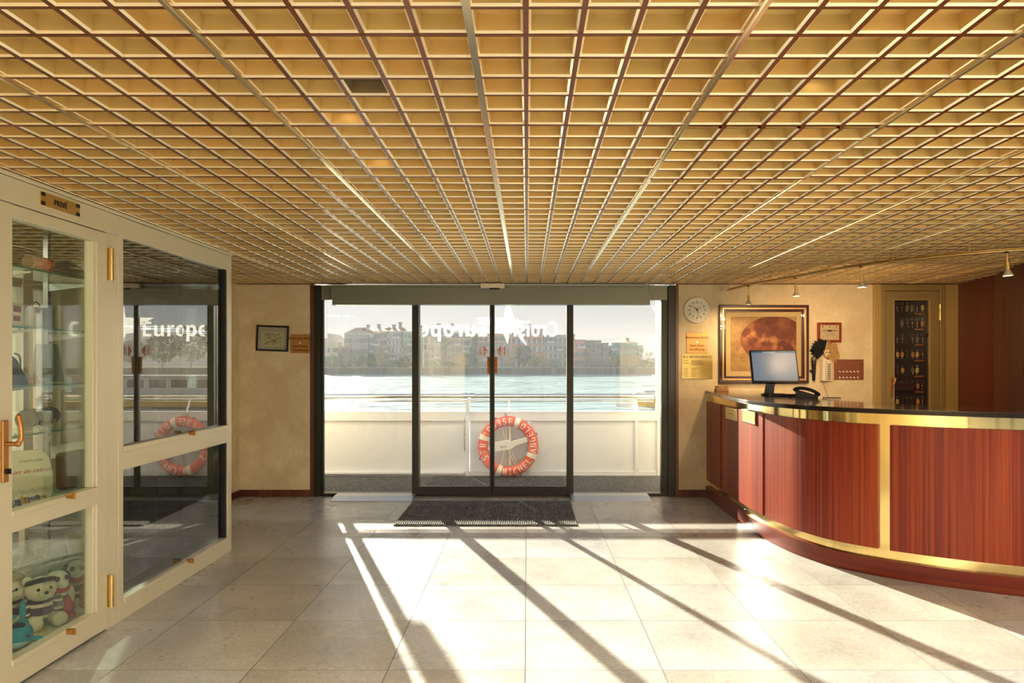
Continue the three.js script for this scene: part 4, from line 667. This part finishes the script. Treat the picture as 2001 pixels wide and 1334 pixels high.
  part(t, 'body', L([[0.0, -0.115], [0.013, -0.115], [0.016, -0.05], [0.021, 0.05], [0.024, 0.075], [0.012, 0.082]], 20), blackPlastic); part(t, 'grille', E(0.026, 0.03, 0.026, 0, 0.1, 0), std({ color: 0x8a8578, metalness: 0.8, roughness: 0.5 })); part(t, 'ring', new THREE.TorusGeometry(0.025, 0.004, 8, 24).rotateX(Math.PI / 2).translate(0, 0.082, 0), steel); part(t, 'clip', R(0.05, 0.022, 0.03, 0.005, -0.008, -0.02, -0.013), blackPlastic);
  // intercom with coiled cord
  t = thing('intercom', 'cream wall intercom handset with a row of keys and coiled cord', 'intercom', [2.995, 1.265, WZ]);
  part(t, 'base', R(0.115, 0.215, 0.03, 0.008, 0, 0, 0.016), cream); part(t, 'handset', R(0.042, 0.225, 0.032, 0.012, -0.032, 0.004, 0.046), cream);
  const kb = []; for (let i = 0; i < 9; i++) for (let j = 0; j < 2; j++) kb.push(R(0.013, 0.011, 0.006, 0.002, 0.018 + j * 0.017, 0.062 - i * 0.0185, 0.032, 1)); stuff(part(t, 'keys', M(kb), std({ color: 0x3a3428, roughness: 0.6 })));
  { const pts = []; for (let i = 0; i <= 220; i++) { const u = i / 220, a = u * Math.PI * 2 * 22; pts.push([-0.03 + 0.1 * u + 0.006 * Math.cos(a), -0.11 - 0.28 * u, 0.02 + 0.006 * Math.sin(a)]); } part(t, 'coiled_cord', tube(pts, 0.0022, 440, 5), cream); }
  // copper switch panel
  t = thing('switch_panel', 'reddish copper switch panel with two rows of small toggles', 'switch panel', [3.2305, 1.273, WZ]);
  part(t, 'plate', R(0.298, 0.206, 0.006, 0.002, 0, 0, 0.003, 1), std({ color: new THREE.Color(0.36, 0.12, 0.06), metalness: 0.6, roughness: 0.35 }));
  for (let r = 0; r < 2; r++) for (let i = 0; i < 6; i++) part(t, 'toggle', M(C(0.007, 0.008, 0.006, 0, 0, 0, 12).rotateX(Math.PI / 2), rod([0, 0, 0], [0.004, -0.008, 0.018], 0.003, 8)), lampWhite, [-0.093 + i * 0.036, -0.018 - r * 0.06, 0.008]);
  for (const [x, y] of [[-0.08, 0.07], [-0.08, 0.038], [-0.045, 0.054], [0.08, 0.054]]) part(t, 'indicator', E(0.0045, 0.0045, 0.003, x, y, 0.007, 10), steel);
  part(t, 'key_switch', M(C(0.009, 0.009, 0.012, 0, 0, 0, 16).rotateX(Math.PI / 2).translate(0.119, 0.054, 0.01)), steel);
}
// ------------------------------------------------------------------ door with the key board behind it
{
  const d = struct('door_3'), X0 = 3.472, X1 = 4.347;
  part(d, 'jamb', M(rb(X0, 3.545, 0, CH, -7.3, -7.17), rb(4.17, X1, 0, CH, -7.3, -7.19)), tanFrame);
  part(d, 'frame', M(rb(3.545, 3.59, 0, CH - 0.004, -7.3, -7.175), rb(4.14, 4.185, 0, CH - 0.004, -7.3, -7.175), rb(3.59, 4.14, 2.065, CH - 0.004, -7.3, -7.175)), tanDark);
  const leaf = part(d, 'leaf', M(rb(3.592, 3.685, 0.01, 2.062, -7.24, -7.19), rb(4.045, 4.138, 0.01, 2.062, -7.24, -7.19), rb(3.68, 4.05, 1.972, 2.062, -7.24, -7.19), rb(3.68, 4.05, 0.01, 0.75, -7.24, -7.19)), tanDark);
  part(leaf, 'glazing_bead', frameGeo(0.365, 1.232, 0.006, 0.01, 0.001).translate(3.8635, 1.361, -7.2), tanFrame);
  part(leaf, 'glass_pane', bb(3.68, 4.05, 0.74, 1.98, -7.222, -7.217), glass);
  part(d, 'hinge', M([-0.055, 0, 0.055].map((o) => C(0.012, 0.012, 0.05, 4.139, 1.85 + o, -7.178, 14))), brass);
  part(leaf, 'handle', M(R(0.026, 0.2, 0.01, 0.004, 3.655, 1.1, -7.186, 1), rod([3.655, 1.13, -7.18], [3.655, 1.13, -7.14], 0.008), rod([3.655, 1.13, -7.14], [3.672, 1.19, -7.135], 0.009)), copper);
  part(leaf, 'lock_case', M(R(0.2, 0.075, 0.03, 0.004, 3.8, 1.1, -7.235, 1), R(0.03, 0.04, 0.03, 0.003, 4.035, 1.62, -7.235, 1)), std({ color: 0x3a1a10, metalness: 0.3, roughness: 0.5 }));
  part(d, 'closet_lining', M(bb(3.5, 3.55, 0, CH, -7.9, -7.3), bb(4.18, 4.3, 0, CH, -7.9, -7.3), bb(3.5, 4.3, 0, CH, -7.95, -7.9), bb(3.5, 4.3, CH, CH + 0.05, -7.95, -7.3), bb(3.5, 4.3, -0.05, 0, -7.95, -7.3)), std({ color: 0x2a2320, roughness: 0.9 }));
  const b = thing('key_board', 'dark board behind the glass door on which rows of keys hang', 'key board', [3.865, 1.4, -7.3]);
  part(b, 'board', R(0.42, 1.3, 0.02, 0.003, 0, 0, -0.012, 1), std({ color: 0x1c1210, roughness: 0.7 }));
  for (let r = 0; r < 8; r++) part(b, 'number_strip', B(0.09, 0.014, 0.003, 0.13, 0.6 - r * 0.159, 0), std({ color: 0xa8602a, roughness: 0.6 }));
  for (let r = 0; r < 8; r++) for (let c = 0; c < 7; c++) part(b, 'hook', rod([-0.155 + c * 0.051, 0.55 - r * 0.159, -0.004], [-0.155 + c * 0.051, 0.556 - r * 0.159, 0.02], 0.0025, 6), steel);
  const tagMats = [std({ color: 0xd9b86a, roughness: 0.5 }), std({ color: 0x6f6a4a, roughness: 0.5 }), std({ color: 0xc98a4a, roughness: 0.5 })];
  const protos = [0, 1, 2, 3].map((k) => {
    const g = new THREE.Group();
    part(g, 'key_ring', new THREE.TorusGeometry(k === 3 ? 0.015 : 0.008, 0.0018, 6, 18).translate(0, k === 3 ? -0.012 : -0.006, 0), steel);
    part(g, 'blade', M(C(0.009, 0.009, 0.003, 0, 0, 0, 14).rotateX(Math.PI / 2).translate(0, -0.045, 0.004), B(0.006, 0.04, 0.003, 0, -0.07, 0.004), B(0.006, 0.008, 0.003, 0.004, -0.084, 0.004)), k === 3 ? steel : brass);
    if (k < 3) part(g, 'tag', extrude([[-0.014, -0.07], [0.014, -0.07], [0.014, -0.035], [0.008, -0.024], [-0.008, -0.024], [-0.014, -0.035]], 0.004, 0.001).translate(0, 0, 0.006), tagMats[k]);
    return g;
  });
  reseed(55);
  for (let r = 0; r < 7; r++) for (let c = 0; c < 7; c++) {
    const k = rnd() < 0.42 ? 3 : Math.floor(rnd() * 3); if (rnd() < 0.12) continue;
    const g = protos[k].clone(); g.name = numbered('key'); g.position.set(3.71 + c * 0.051, 1.951 - r * 0.159, -7.284); g.rotation.z = rr(-0.08, 0.08); scene.add(g);
    const nth = ['first', 'second', 'third', 'fourth', 'fifth', 'sixth', 'seventh'];
    tag(g, ['pale yellow tagged key', 'olive tagged key', 'orange tagged key', 'bare key on a large ring'][k] + ' on the ' + nth[c] + ' hook of the ' + nth[r] + ' key board row', 'key', 'keys on the key board');
  }
}
// ------------------------------------------------------------------ track lamps over the counter
{
  const P = [[1.99, -7.12], [2.05, -6.63], [2.246, -6.0], [2.47, -5.3], [2.78, -4.85], [3.08, -4.6], [3.6, -4.35], [4.2, -4.2]].map(([x, z]) => [x, 2.06, z]);
  const t = thing('light_track', 'thin curved brass lighting track hung below the ceiling over the counter', 'light track', [0, 0, 0]);
  part(t, 'rail', M(tube(P, 0.0085, 90, 8), tube(P.map(([x, y, z]) => [x + 0.012, y + 0.012, z]), 0.006, 90, 8)), brass);
  for (const [x, z] of [[1.998, -7.05], [2.15, -6.3], [2.36, -5.6], [2.6, -5.09], [2.92, -4.73], [3.3, -4.49]]) part(t, 'hanger', M(rod([x, 2.06, z], [x, CH + 0.01, z], 0.003), C(0.009, 0.009, 0.02, x, 2.065, z, 10)), brass);
  const heads = [[2.05, -6.63, 'first small track spotlight, above the painting, nearest the wall'], [2.246, -6.0, 'second small track spotlight from the wall, above the monitor'], [2.47, -5.3, 'third small track spotlight from the wall'], [3.08, -4.6, 'fourth small track spotlight, in front of the mahogany wall']];
  for (const [i, [x, z, l]] of heads.entries()) {
    const h = thing('spotlight', l, 'spotlight', [x, 2.052, z]), drop = i ? 0.0 : -0.02; h.rotation.z = i ? 0.06 : 0;
    part(h, 'connector', R(0.024, 0.014, 0.016, 0.004), blackPlastic); part(h, 'stem', rod([0, 0, 0], [0, -0.075 + drop, 0], 0.004), brass);
    part(h, 'socket', C(0.011, 0.012, 0.045, 0, -0.09 + drop, 0, 16), brass); part(h, 'reflector', L([[0.01, -0.112 + drop], [0.018, -0.125 + drop], [0.03, -0.15 + drop], [0.031, -0.152 + drop], [0.016, -0.127 + drop], [0.008, -0.116 + drop]], 24), phy({ color: 0xf0e2c4, metalness: 0.4, roughness: 0.2 }));
    part(h, 'bulb', C(0.028, 0.026, 0.003, 0, -0.1475 + drop, 0, 20), std({ color: 0xffffff, emissive: new THREE.Color(1, 0.8, 0.5), emissiveIntensity: 2.2 }));
    const s = new THREE.SpotLight(new THREE.Color(1, 0.66, 0.34), SPOT_I * [0.3, 0.45, 0.8, 0.25][i], 0, 0.95, 0.7); s.position.set(x, 2.052 - 0.156 + drop, z); s.target.position.set(...[[1.95, 1.2, -7.2], [3.05, 1.2, -7.2], [3.35, 1.35, -7.2], [4.1, 1.3, -6.0]][i]); s.castShadow = true; s.name = 'spotlight'; scene.add(s, s.target);
  }
}

// ------------------------------------------------------------------ water, far bank, houses, trees, passing boat
const WL = -1.86;                                    // water level
{
  const w = part(scene, 'water', (() => {
    const g = new THREE.PlaneGeometry(700, 186, 300, 220).rotateX(-Math.PI / 2).translate(60, WL, -102), p = g.attributes.position, uv = g.attributes.uv;
    for (let i = 0; i < p.count; i++) { const x = p.getX(i), z = p.getZ(i); p.setY(i, WL + 0.34 * (vnoise(x * 0.11 + 900, z * 0.5 + 900, 4096, 4096, 7) - 0.5) + 0.16 * (vnoise(x * 0.4 + 900, z * 1.3 + 900, 4096, 4096, 8) - 0.5)); uv.setXY(i, x / 22, z / 14); }
    g.computeVertexNormals(); return g;
  })(), phy({ color: 0xa3bcbd, roughness: 0.22, bumpMap: waveBump, bumpScale: 0.35, ior: 1.34 }));
  w.name = 'water'; w.userData.kind = 'structure';
  const bank = struct('ground_bank');
  part(bank, 'earth', bb(-300, 420, -3, -0.25, -330, -196.2), std({ color: 0x77805f, roughness: 1 }));
  part(bank, 'grass_strip', bb(-300, 420, -0.25, -0.16, -203, -196.6), std({ color: 0x8fa058, roughness: 1 }));
  const quay = wood([58, 62, 60], [96, 102, 98], [130, 134, 126], 201); quay.repeat.set(1, 1);
  part(bank, 'quay_wall', uvM(bb(-300, 420, -3, -0.05, -196.6, -195), 0.06), std({ map: quay, roughness: 0.95 }));
  part(bank, 'coping', bb(-300, 420, -0.05, 0.12, -196.8, -194.9), std({ color: 0xb9b6a8, roughness: 0.9 }));
}
const S = 1 / 7;                                      // metres for one pixel of the photograph at 200 m
const bx = (px) => (px - 1030) * S, by = (py) => 1.34 + (709 - py) * S;
const paneMat = std({ color: 0x7d868e, roughness: 0.3 }), shutterMat = std({ color: 0x8b9a94, roughness: 0.8 }), roofMat = std({ color: 0x9b8b84, roughness: 0.9 }), whitish = std({ color: 0xd9d6cf, roughness: 0.8 });
const winG = B(0.78, 1.3, 0.1), shutG = M(B(0.34, 1.36, 0.1, -0.6, 0, 0.02), B(0.34, 1.36, 0.1, 0.6, 0, 0.02)), sillG = B(1.3, 0.12, 0.25, 0, -0.72, 0.05), balG = M(B(2.0, 0.12, 0.6, 0, -0.74, 0.25), B(2.0, 0.55, 0.05, 0, -0.45, 0.52));
function house(label, px0, px1, top, color, o = {}) {
  const x0 = bx(px0), x1 = bx(px1), h = by(top), z = o.z ?? -206, d = o.d ?? 14, w = x1 - x0 - 0.36, t = thing('apartment_building', label, 'building', [(x0 + x1) / 2, -0.25, z]), H = h + 0.25;
  const wm = std({ color, roughness: 0.9 });
  part(t, 'wall', o.gable ? extrude([[-w / 2, 0], [w / 2, 0], [w / 2, H], [w / 2 * (o.gx ?? 0), H + o.gable], [-w / 2, o.lh ? o.lh + 0.25 : H]], d).translate(0, 0, -d) : B(w, H, d, 0, H / 2, -d / 2), wm);
  const rh = o.roof ?? 0;
  if (rh) { // hipped roof
    const e = 0.16, v = [[-w / 2 - e, 0, e], [w / 2 + e, 0, e], [w / 2 + e, 0, -d - e], [-w / 2 - e, 0, -d - e], [-w / 2 + (o.hip ?? 3), rh, -d / 2], [w / 2 - (o.hip ?? 3), rh, -d / 2]], f = [[0, 1, 5], [0, 5, 4], [1, 2, 5], [2, 3, 4], [2, 4, 5], [3, 0, 4]], a = [];
    for (const q of f) for (const k of q) a.push(...v[k]);
    const g = new THREE.BufferGeometry(); g.setAttribute('position', new THREE.Float32BufferAttribute(a, 3)); g.computeVertexNormals(); part(t, 'roof', g, roofMat, [0, H, 0]); part(t, 'eaves', B(w + 0.32, 0.25, d + 0.32, 0, H - 0.1, -d / 2), whitish);
  } else part(t, 'cornice', B(w + 0.3, 0.35, d + 0.3, 0, H - 0.1, -d / 2), std({ color: new THREE.Color(color).multiplyScalar(0.85), roughness: 0.9 }));
  for (const [cx, ch] of o.chimneys ?? []) part(t, 'chimney', M(B(0.8, ch, 0.8, bx(cx) - (x0 + x1) / 2, H + (rh ? rh * 0.6 : 0) + ch / 2, -4), B(1.1, 0.25, 1.1, bx(cx) - (x0 + x1) / 2, H + (rh ? rh * 0.6 : 0) + ch, -4)), roofMat);
  const rows = o.rows ?? Math.max(2, Math.round(H / 3.1)), cols = o.cols ?? Math.max(2, Math.round(w / 2.9)), fl = H / (rows + 0.3);
  for (let r = 0; r < rows; r++) for (let c = 0; c < cols; c++) {
    const wx = -w / 2 + (c + 0.5) * w / cols, wy = (r + 0.62) * fl, kind = (c * 5 + r * 3 + (o.seed ?? 0)) % 7;
    const win = part(t, 'window', winG, paneMat, [wx, wy, 0.02]);
    if (kind % 2 === 0) part(win, 'shutter', shutG, o.shutter ?? shutterMat);
    part(win, kind === 3 && r ? 'balcony' : 'sill', kind === 3 && r ? balG : sillG, whitish);
  }
  for (let r = 1; r < rows; r++) if (o.bands) part(t, 'string_course', B(w, 0.14, 0.2, 0, r * fl + 0.05, 0.05), whitish);
  return t;
}
house('cream gabled house at the far left of the opposite bank', 618, 656, 668, 0xd6cdb8, { gable: 2.6, gx: -0.2, rows: 2, cols: 3, z: -203 });
house('long grey apartment block with sloping roof left of the pink house', 661, 711, 650, 0xb7b3b4, { gable: 0.2, gx: 0.98, lh: by(652), rows: 3, cols: 5, roof: 2.1, hip: 5, chimneys: [[704, 1.4]] });
house('narrow whitish house squeezed left of the pink house', 711, 722, 652, 0xd2d4d2, { rows: 4, cols: 2 });
house('pink apartment house with hipped roof behind the left fixed pane', 722, 750, 645, 0xdda898, { roof: 1.5, rows: 5, cols: 3, bands: 1, chimneys: [[726, 1.2]], seed: 1 });
house('lavender grey apartment house with white shutters beside the pink house', 750, 779, 645, 0xb6b2cc, { roof: 1.5, rows: 5, cols: 4, bands: 1, chimneys: [[757, 1.1], [770, 1.8]], shutter: whitish, seed: 2 });
house('sea green house seen just left of the left mullion', 779, 812, 645, 0x9cc8b0, { roof: 0.6, rows: 5, cols: 3, seed: 3 });
house('tall grey house with two chimneys behind the reversed lettering', 821, 868, 640, 0xa9a4a4, { roof: 1.1, hip: 2, rows: 5, cols: 4, chimneys: [[849, 0.9], [876, 0.9]], seed: 4 });
house('pale green house with paired windows behind the reversed lettering', 868, 921, 645, 0xb0c2a4, { rows: 5, cols: 6, z: -205, seed: 5 });
house('dark narrow house recessed between the green and the pink house', 920, 932, 650, 0x8d8b94, { rows: 4, cols: 1, z: -208 });
house('salmon pink house behind the meeting line of the sliding doors', 931, 996, 651, 0xdda698, { rows: 5, cols: 6, z: -205, seed: 2 });
house('rose apartment house with attic behind the right sliding leaf', 996, 1062, 640, 0xd49a8c, { roof: 0.9, hip: 1.5, rows: 5, cols: 6, chimneys: [[1034, 0.9]], shutter: whitish, z: -206.5, seed: 6 });
house('grey apartment block with loggias behind the right sliding leaf', 1062, 1112, 653, 0xaaa7a8, { rows: 4, cols: 5, bands: 1, shutter: whitish, seed: 3 });
house('pink house with tall chimney in the right fixed pane', 1110, 1147, 663, 0xdaa294, { rows: 3, cols: 3, chimneys: [[1124, 1.7]], z: -204, seed: 1 });
house('brown grey building behind the tall bare tree at right', 1147, 1180, 664, 0xa59c96, { rows: 3, cols: 3, seed: 5 });
house('lower brown grey wing beside the tall bare tree at right', 1180, 1195, 669, 0xa59c96, { rows: 3, cols: 2, seed: 2 });
house('blue green house with stepped roof near the right bulwark end', 1199, 1254, 668, 0x90bcb2, { roof: 0.9, hip: 1.5, rows: 3, cols: 5, seed: 4, chimneys: [[1236, 0.8]] });
house('small grey green house farthest right on the opposite bank', 1254, 1264, 674, 0x9aaaa4, { rows: 3, cols: 1 });
house('low cream pavilion at the far right of the opposite bank', 1266, 1310, 704, 0xcfc6b2, { rows: 1, cols: 4, roof: 0.8, z: -200 });

const bark = [0x6d625c, 0x84786c, 0x5a544e].map((c) => std({ color: c, roughness: 1 }));
const leafM = { green: std({ color: 0x7f9a82, roughness: 1 }), dark: std({ color: 0x4f6a5c, roughness: 1 }), tan: std({ color: 0xc2ab80, roughness: 1 }), olive: std({ color: 0x8c8a58, roughness: 1 }), grey: std({ color: 0x9a938c, roughness: 1 }) };
const cone = (a, b, r0, r1) => { const p = V(a), q = V(b), g = new THREE.CylinderGeometry(r1, r0, p.distanceTo(q), 4, 1, true); g.applyQuaternion(new THREE.Quaternion().setFromUnitVectors(new THREE.Vector3(0, 1, 0), q.clone().sub(p).normalize())); const c = p.add(q).multiplyScalar(0.5); return g.translate(c.x, c.y, c.z); };
function tree(label, px, top, wpx, o = {}) {
  const z = o.z ?? -200, x = o.x ?? bx(px), H = (o.h ?? by(top) + 0.2), W = wpx * S / 2, t = thing(o.bush ? 'bush' : 'tree', label, o.bush ? 'bush' : 'tree', [x, -0.2, z]), br = []; reseed(Math.round(px * 13 + top));
  const grow = (a, dir, len, r, n) => { const b = [0, 1, 2].map((i) => a[i] + dir[i] * len); br.push(cone(a, b, r, r * 0.65)); if (n <= 0) return; const kids = n > 2 ? 3 : 4; for (let i = 0; i < kids; i++) { const d = new THREE.Vector3(dir[0] + rr(-0.75, 0.75) * (W / H * 1.6 + 0.2), dir[1] + rr(-0.15, 0.35), dir[2] + rr(-0.5, 0.5)).normalize(); grow([0, 1, 2].map((k) => a[k] + dir[k] * len * rr(0.55, 1)), d.toArray(), len * rr(0.55, 0.78), r * 0.6, n - 1); } };
  if (!o.bush) { grow([0, 0, 0], [0, 1, 0], H * 0.36, Math.max(0.12, H * 0.016), o.bare ? 4 : 2); part(t, 'branches', M(br), bark[Math.round(px) % 3]); }
  if (!o.bare) {
    const l = [], n = o.n ?? 260, tri = new THREE.TetrahedronGeometry(1, 0);
    for (let i = 0; i < n; i++) { const u = rnd() * 6.283, v = Math.acos(rr(-1, 1)), q = Math.cbrt(rr(0.25, 1)), s = rr(0.16, 0.42) * (o.ls ?? 1); const f = tri.clone().rotateX(rnd() * 6).rotateY(rnd() * 6).scale(s, s, s * 0.6); const lo = o.bush ? 0.5 : 0.58; l.push(f.translate(W * q * Math.sin(v) * Math.cos(u) * (0.8 + 0.4 * rnd()), H * (lo + (1 - lo) * q * Math.cos(v)), W * 0.8 * q * Math.sin(v) * Math.sin(u))); }
    part(t, 'foliage', M(l), leafM[o.c ?? 'green']);
  }
}
tree('pale green bush at the far left below the cream house', 650, 694, 34, { bush: 1, c: 'green', z: -199 });
tree('bare tree standing before the long grey block', 668, 662, 34, { bare: 1, z: -201 });
tree('grey green bush below the bare tree of the grey block', 676, 684, 30, { bush: 1, c: 'grey', z: -199.5 });
tree('round green tree before the whitish narrow house', 700, 684, 30, { c: 'green', z: -199 });
tree('dark green bush under the pink house', 728, 690, 22, { bush: 1, c: 'dark', z: -199 });
tree('tan leaved tree in front of the pink house corner', 744, 682, 18, { c: 'tan', z: -199 });
tree('green bush under the lavender grey house', 764, 702, 26, { bush: 1, c: 'green', z: -198.5 });
tree('wide dark bush under the sea green house', 790, 696, 34, { bush: 1, c: 'dark', z: -198.5 });
tree('tall bare tree left of the paired windows', 836, 660, 30, { bare: 1, z: -199 });
tree('grey green bush below the tall bare tree', 850, 704, 24, { bush: 1, c: 'green', z: -198.5 });
tree('dark bush before the pale green house', 880, 706, 22, { bush: 1, c: 'dark', z: -198.5 });
tree('tan bush with round crown before the pale green house', 902, 692, 34, { bush: 1, c: 'tan', z: -199 });
tree('dark slender tree in the gap beside the salmon house', 925, 672, 12, { c: 'dark', z: -199 });
tree('tan leaved tree before the rose apartment house', 1000, 682, 24, { c: 'tan', z: -199.5 });
tree('dark green full tree before the rose apartment house', 1024, 674, 32, { c: 'dark', z: -198.5, n: 380 });
tree('olive drooping tree right of the dark full tree', 1044, 694, 22, { c: 'olive', z: -198 });
tree('tan leaved tree beside the grey loggia block', 1060, 690, 22, { c: 'tan', z: -199 });
tree('small green tree before the grey loggia block', 1084, 700, 20, { c: 'green', z: -198.5 });
tree('tall bare tree rising above the brown grey building', 1165, 652, 48, { bare: 1, z: -201 });
tree('grey bush left under the tall bare tree at right', 1157, 690, 26, { bush: 1, c: 'grey', z: -199 });
tree('whitish blossoming bush right under the tall bare tree', 1180, 696, 30, { bush: 1, c: 'grey', z: -198.5 });
tree('olive round tree before the blue green house', 1202, 696, 28, { c: 'olive', z: -198.5, n: 340 });
tree('tan willow before the blue green house', 1222, 692, 26, { c: 'tan', z: -198.5, n: 340 });
tree('second tan willow nearer the bulwark end', 1238, 692, 20, { c: 'tan', z: -198.5, n: 340 });
tree('bare tree behind the low cream pavilion', 1270, 672, 26, { bare: 1, z: -204 });
tree('dark bush beside the low cream pavilion', 1262, 706, 20, { bush: 1, c: 'dark', z: -198.5 });
// more of the bank, which only the glass of the shop mirrors
[[58, 9, 'grey'], [66, 11, 'dark'], [74, 12, 'grey'], [82, 13, 'dark'], [90, 12, 'grey'], [98, 10, 'dark'], [106, 8, 'grey']].forEach(([x, h, c], i) => tree(['first', 'second', 'third', 'fourth', 'fifth', 'sixth', 'seventh'][i] + ' dark tree of the wooded bank beyond the boat, mirrored in the shop glass', 1030 + x * 7, 0, 60, { x, h, c, z: -201, n: 420, ls: 1.6 }));
{
  const t = thing('water_bus', 'white and yellow water bus passing at the right beyond the handrail', 'boat', [7.8, WL, -52]);
  const yel = std({ color: 0xe0a21e, roughness: 0.5 }), blk = std({ color: 0x22262a, roughness: 0.7 }), glassD = std({ color: 0x37505c, roughness: 0.1 });
  const hull = (y0, y1, w, x0 = 0, x1 = 24) => extrude([[x0 + 0.5, 0], [x0, w * 0.3], [x0, w * 0.7], [x0 + 0.5, w], [x1 - 3, w], [x1, w / 2], [x1 - 3, 0]], y1 - y0).rotateX(-Math.PI / 2).translate(0, y0, w / 2);
  part(t, 'waterline', hull(-0.3, 0.14, 4.0, -1.4), blk); part(t, 'yellow_band', hull(0.14, 0.72, 4.1), yel); part(t, 'hull', hull(0.72, 1.15, 4.0), shipWhite);
  part(t, 'cabin', R(15, 1.1, 3.2, 0.1, 12.5, 1.65, 0), shipWhite);
  for (let i = 0; i < 9; i++) part(t, 'window', R(1.2, 0.6, 3.24, 0.05, 6.2 + i * 1.55, 1.75, 0, 1), glassD);
  part(t, 'roof', R(18.5, 0.12, 3.6, 0.05, 10.8, 2.26, 0, 1), shipWhite);
  for (const [x, z] of [[1.7, 1.5], [2.2, 1.5], [1.7, -1.5], [4, 1.5]]) part(t, 'post', rod([x, 1.1, z], [x, 2.25, z], 0.04), shipWhite);
  part(t, 'stern_box', R(3.4, 0.45, 3.4, 0.06, 2.1, 1.05, 0), std({ color: 0xc9c4cc, roughness: 0.6 })); part(t, 'railing', M(rod([0.3, 1.62, 1.6], [4.6, 1.62, 1.6], 0.03), rod([0.3, 1.62, -1.6], [4.6, 1.62, -1.6], 0.03), rod([0.3, 1.62, -1.6], [0.3, 1.62, 1.6], 0.03), ...[0.3, 1.4, 2.6, 3.8].map((x) => rod([x, 1.2, 1.6], [x, 1.62, 1.6], 0.025))), shipWhite);
  for (const x of [2.0, 3.2]) part(t, 'mooring_bollard', C(0.1, 0.13, 0.28, x, 1.4, 1.4, 10), blk);
}
renderer.render(scene, camera);
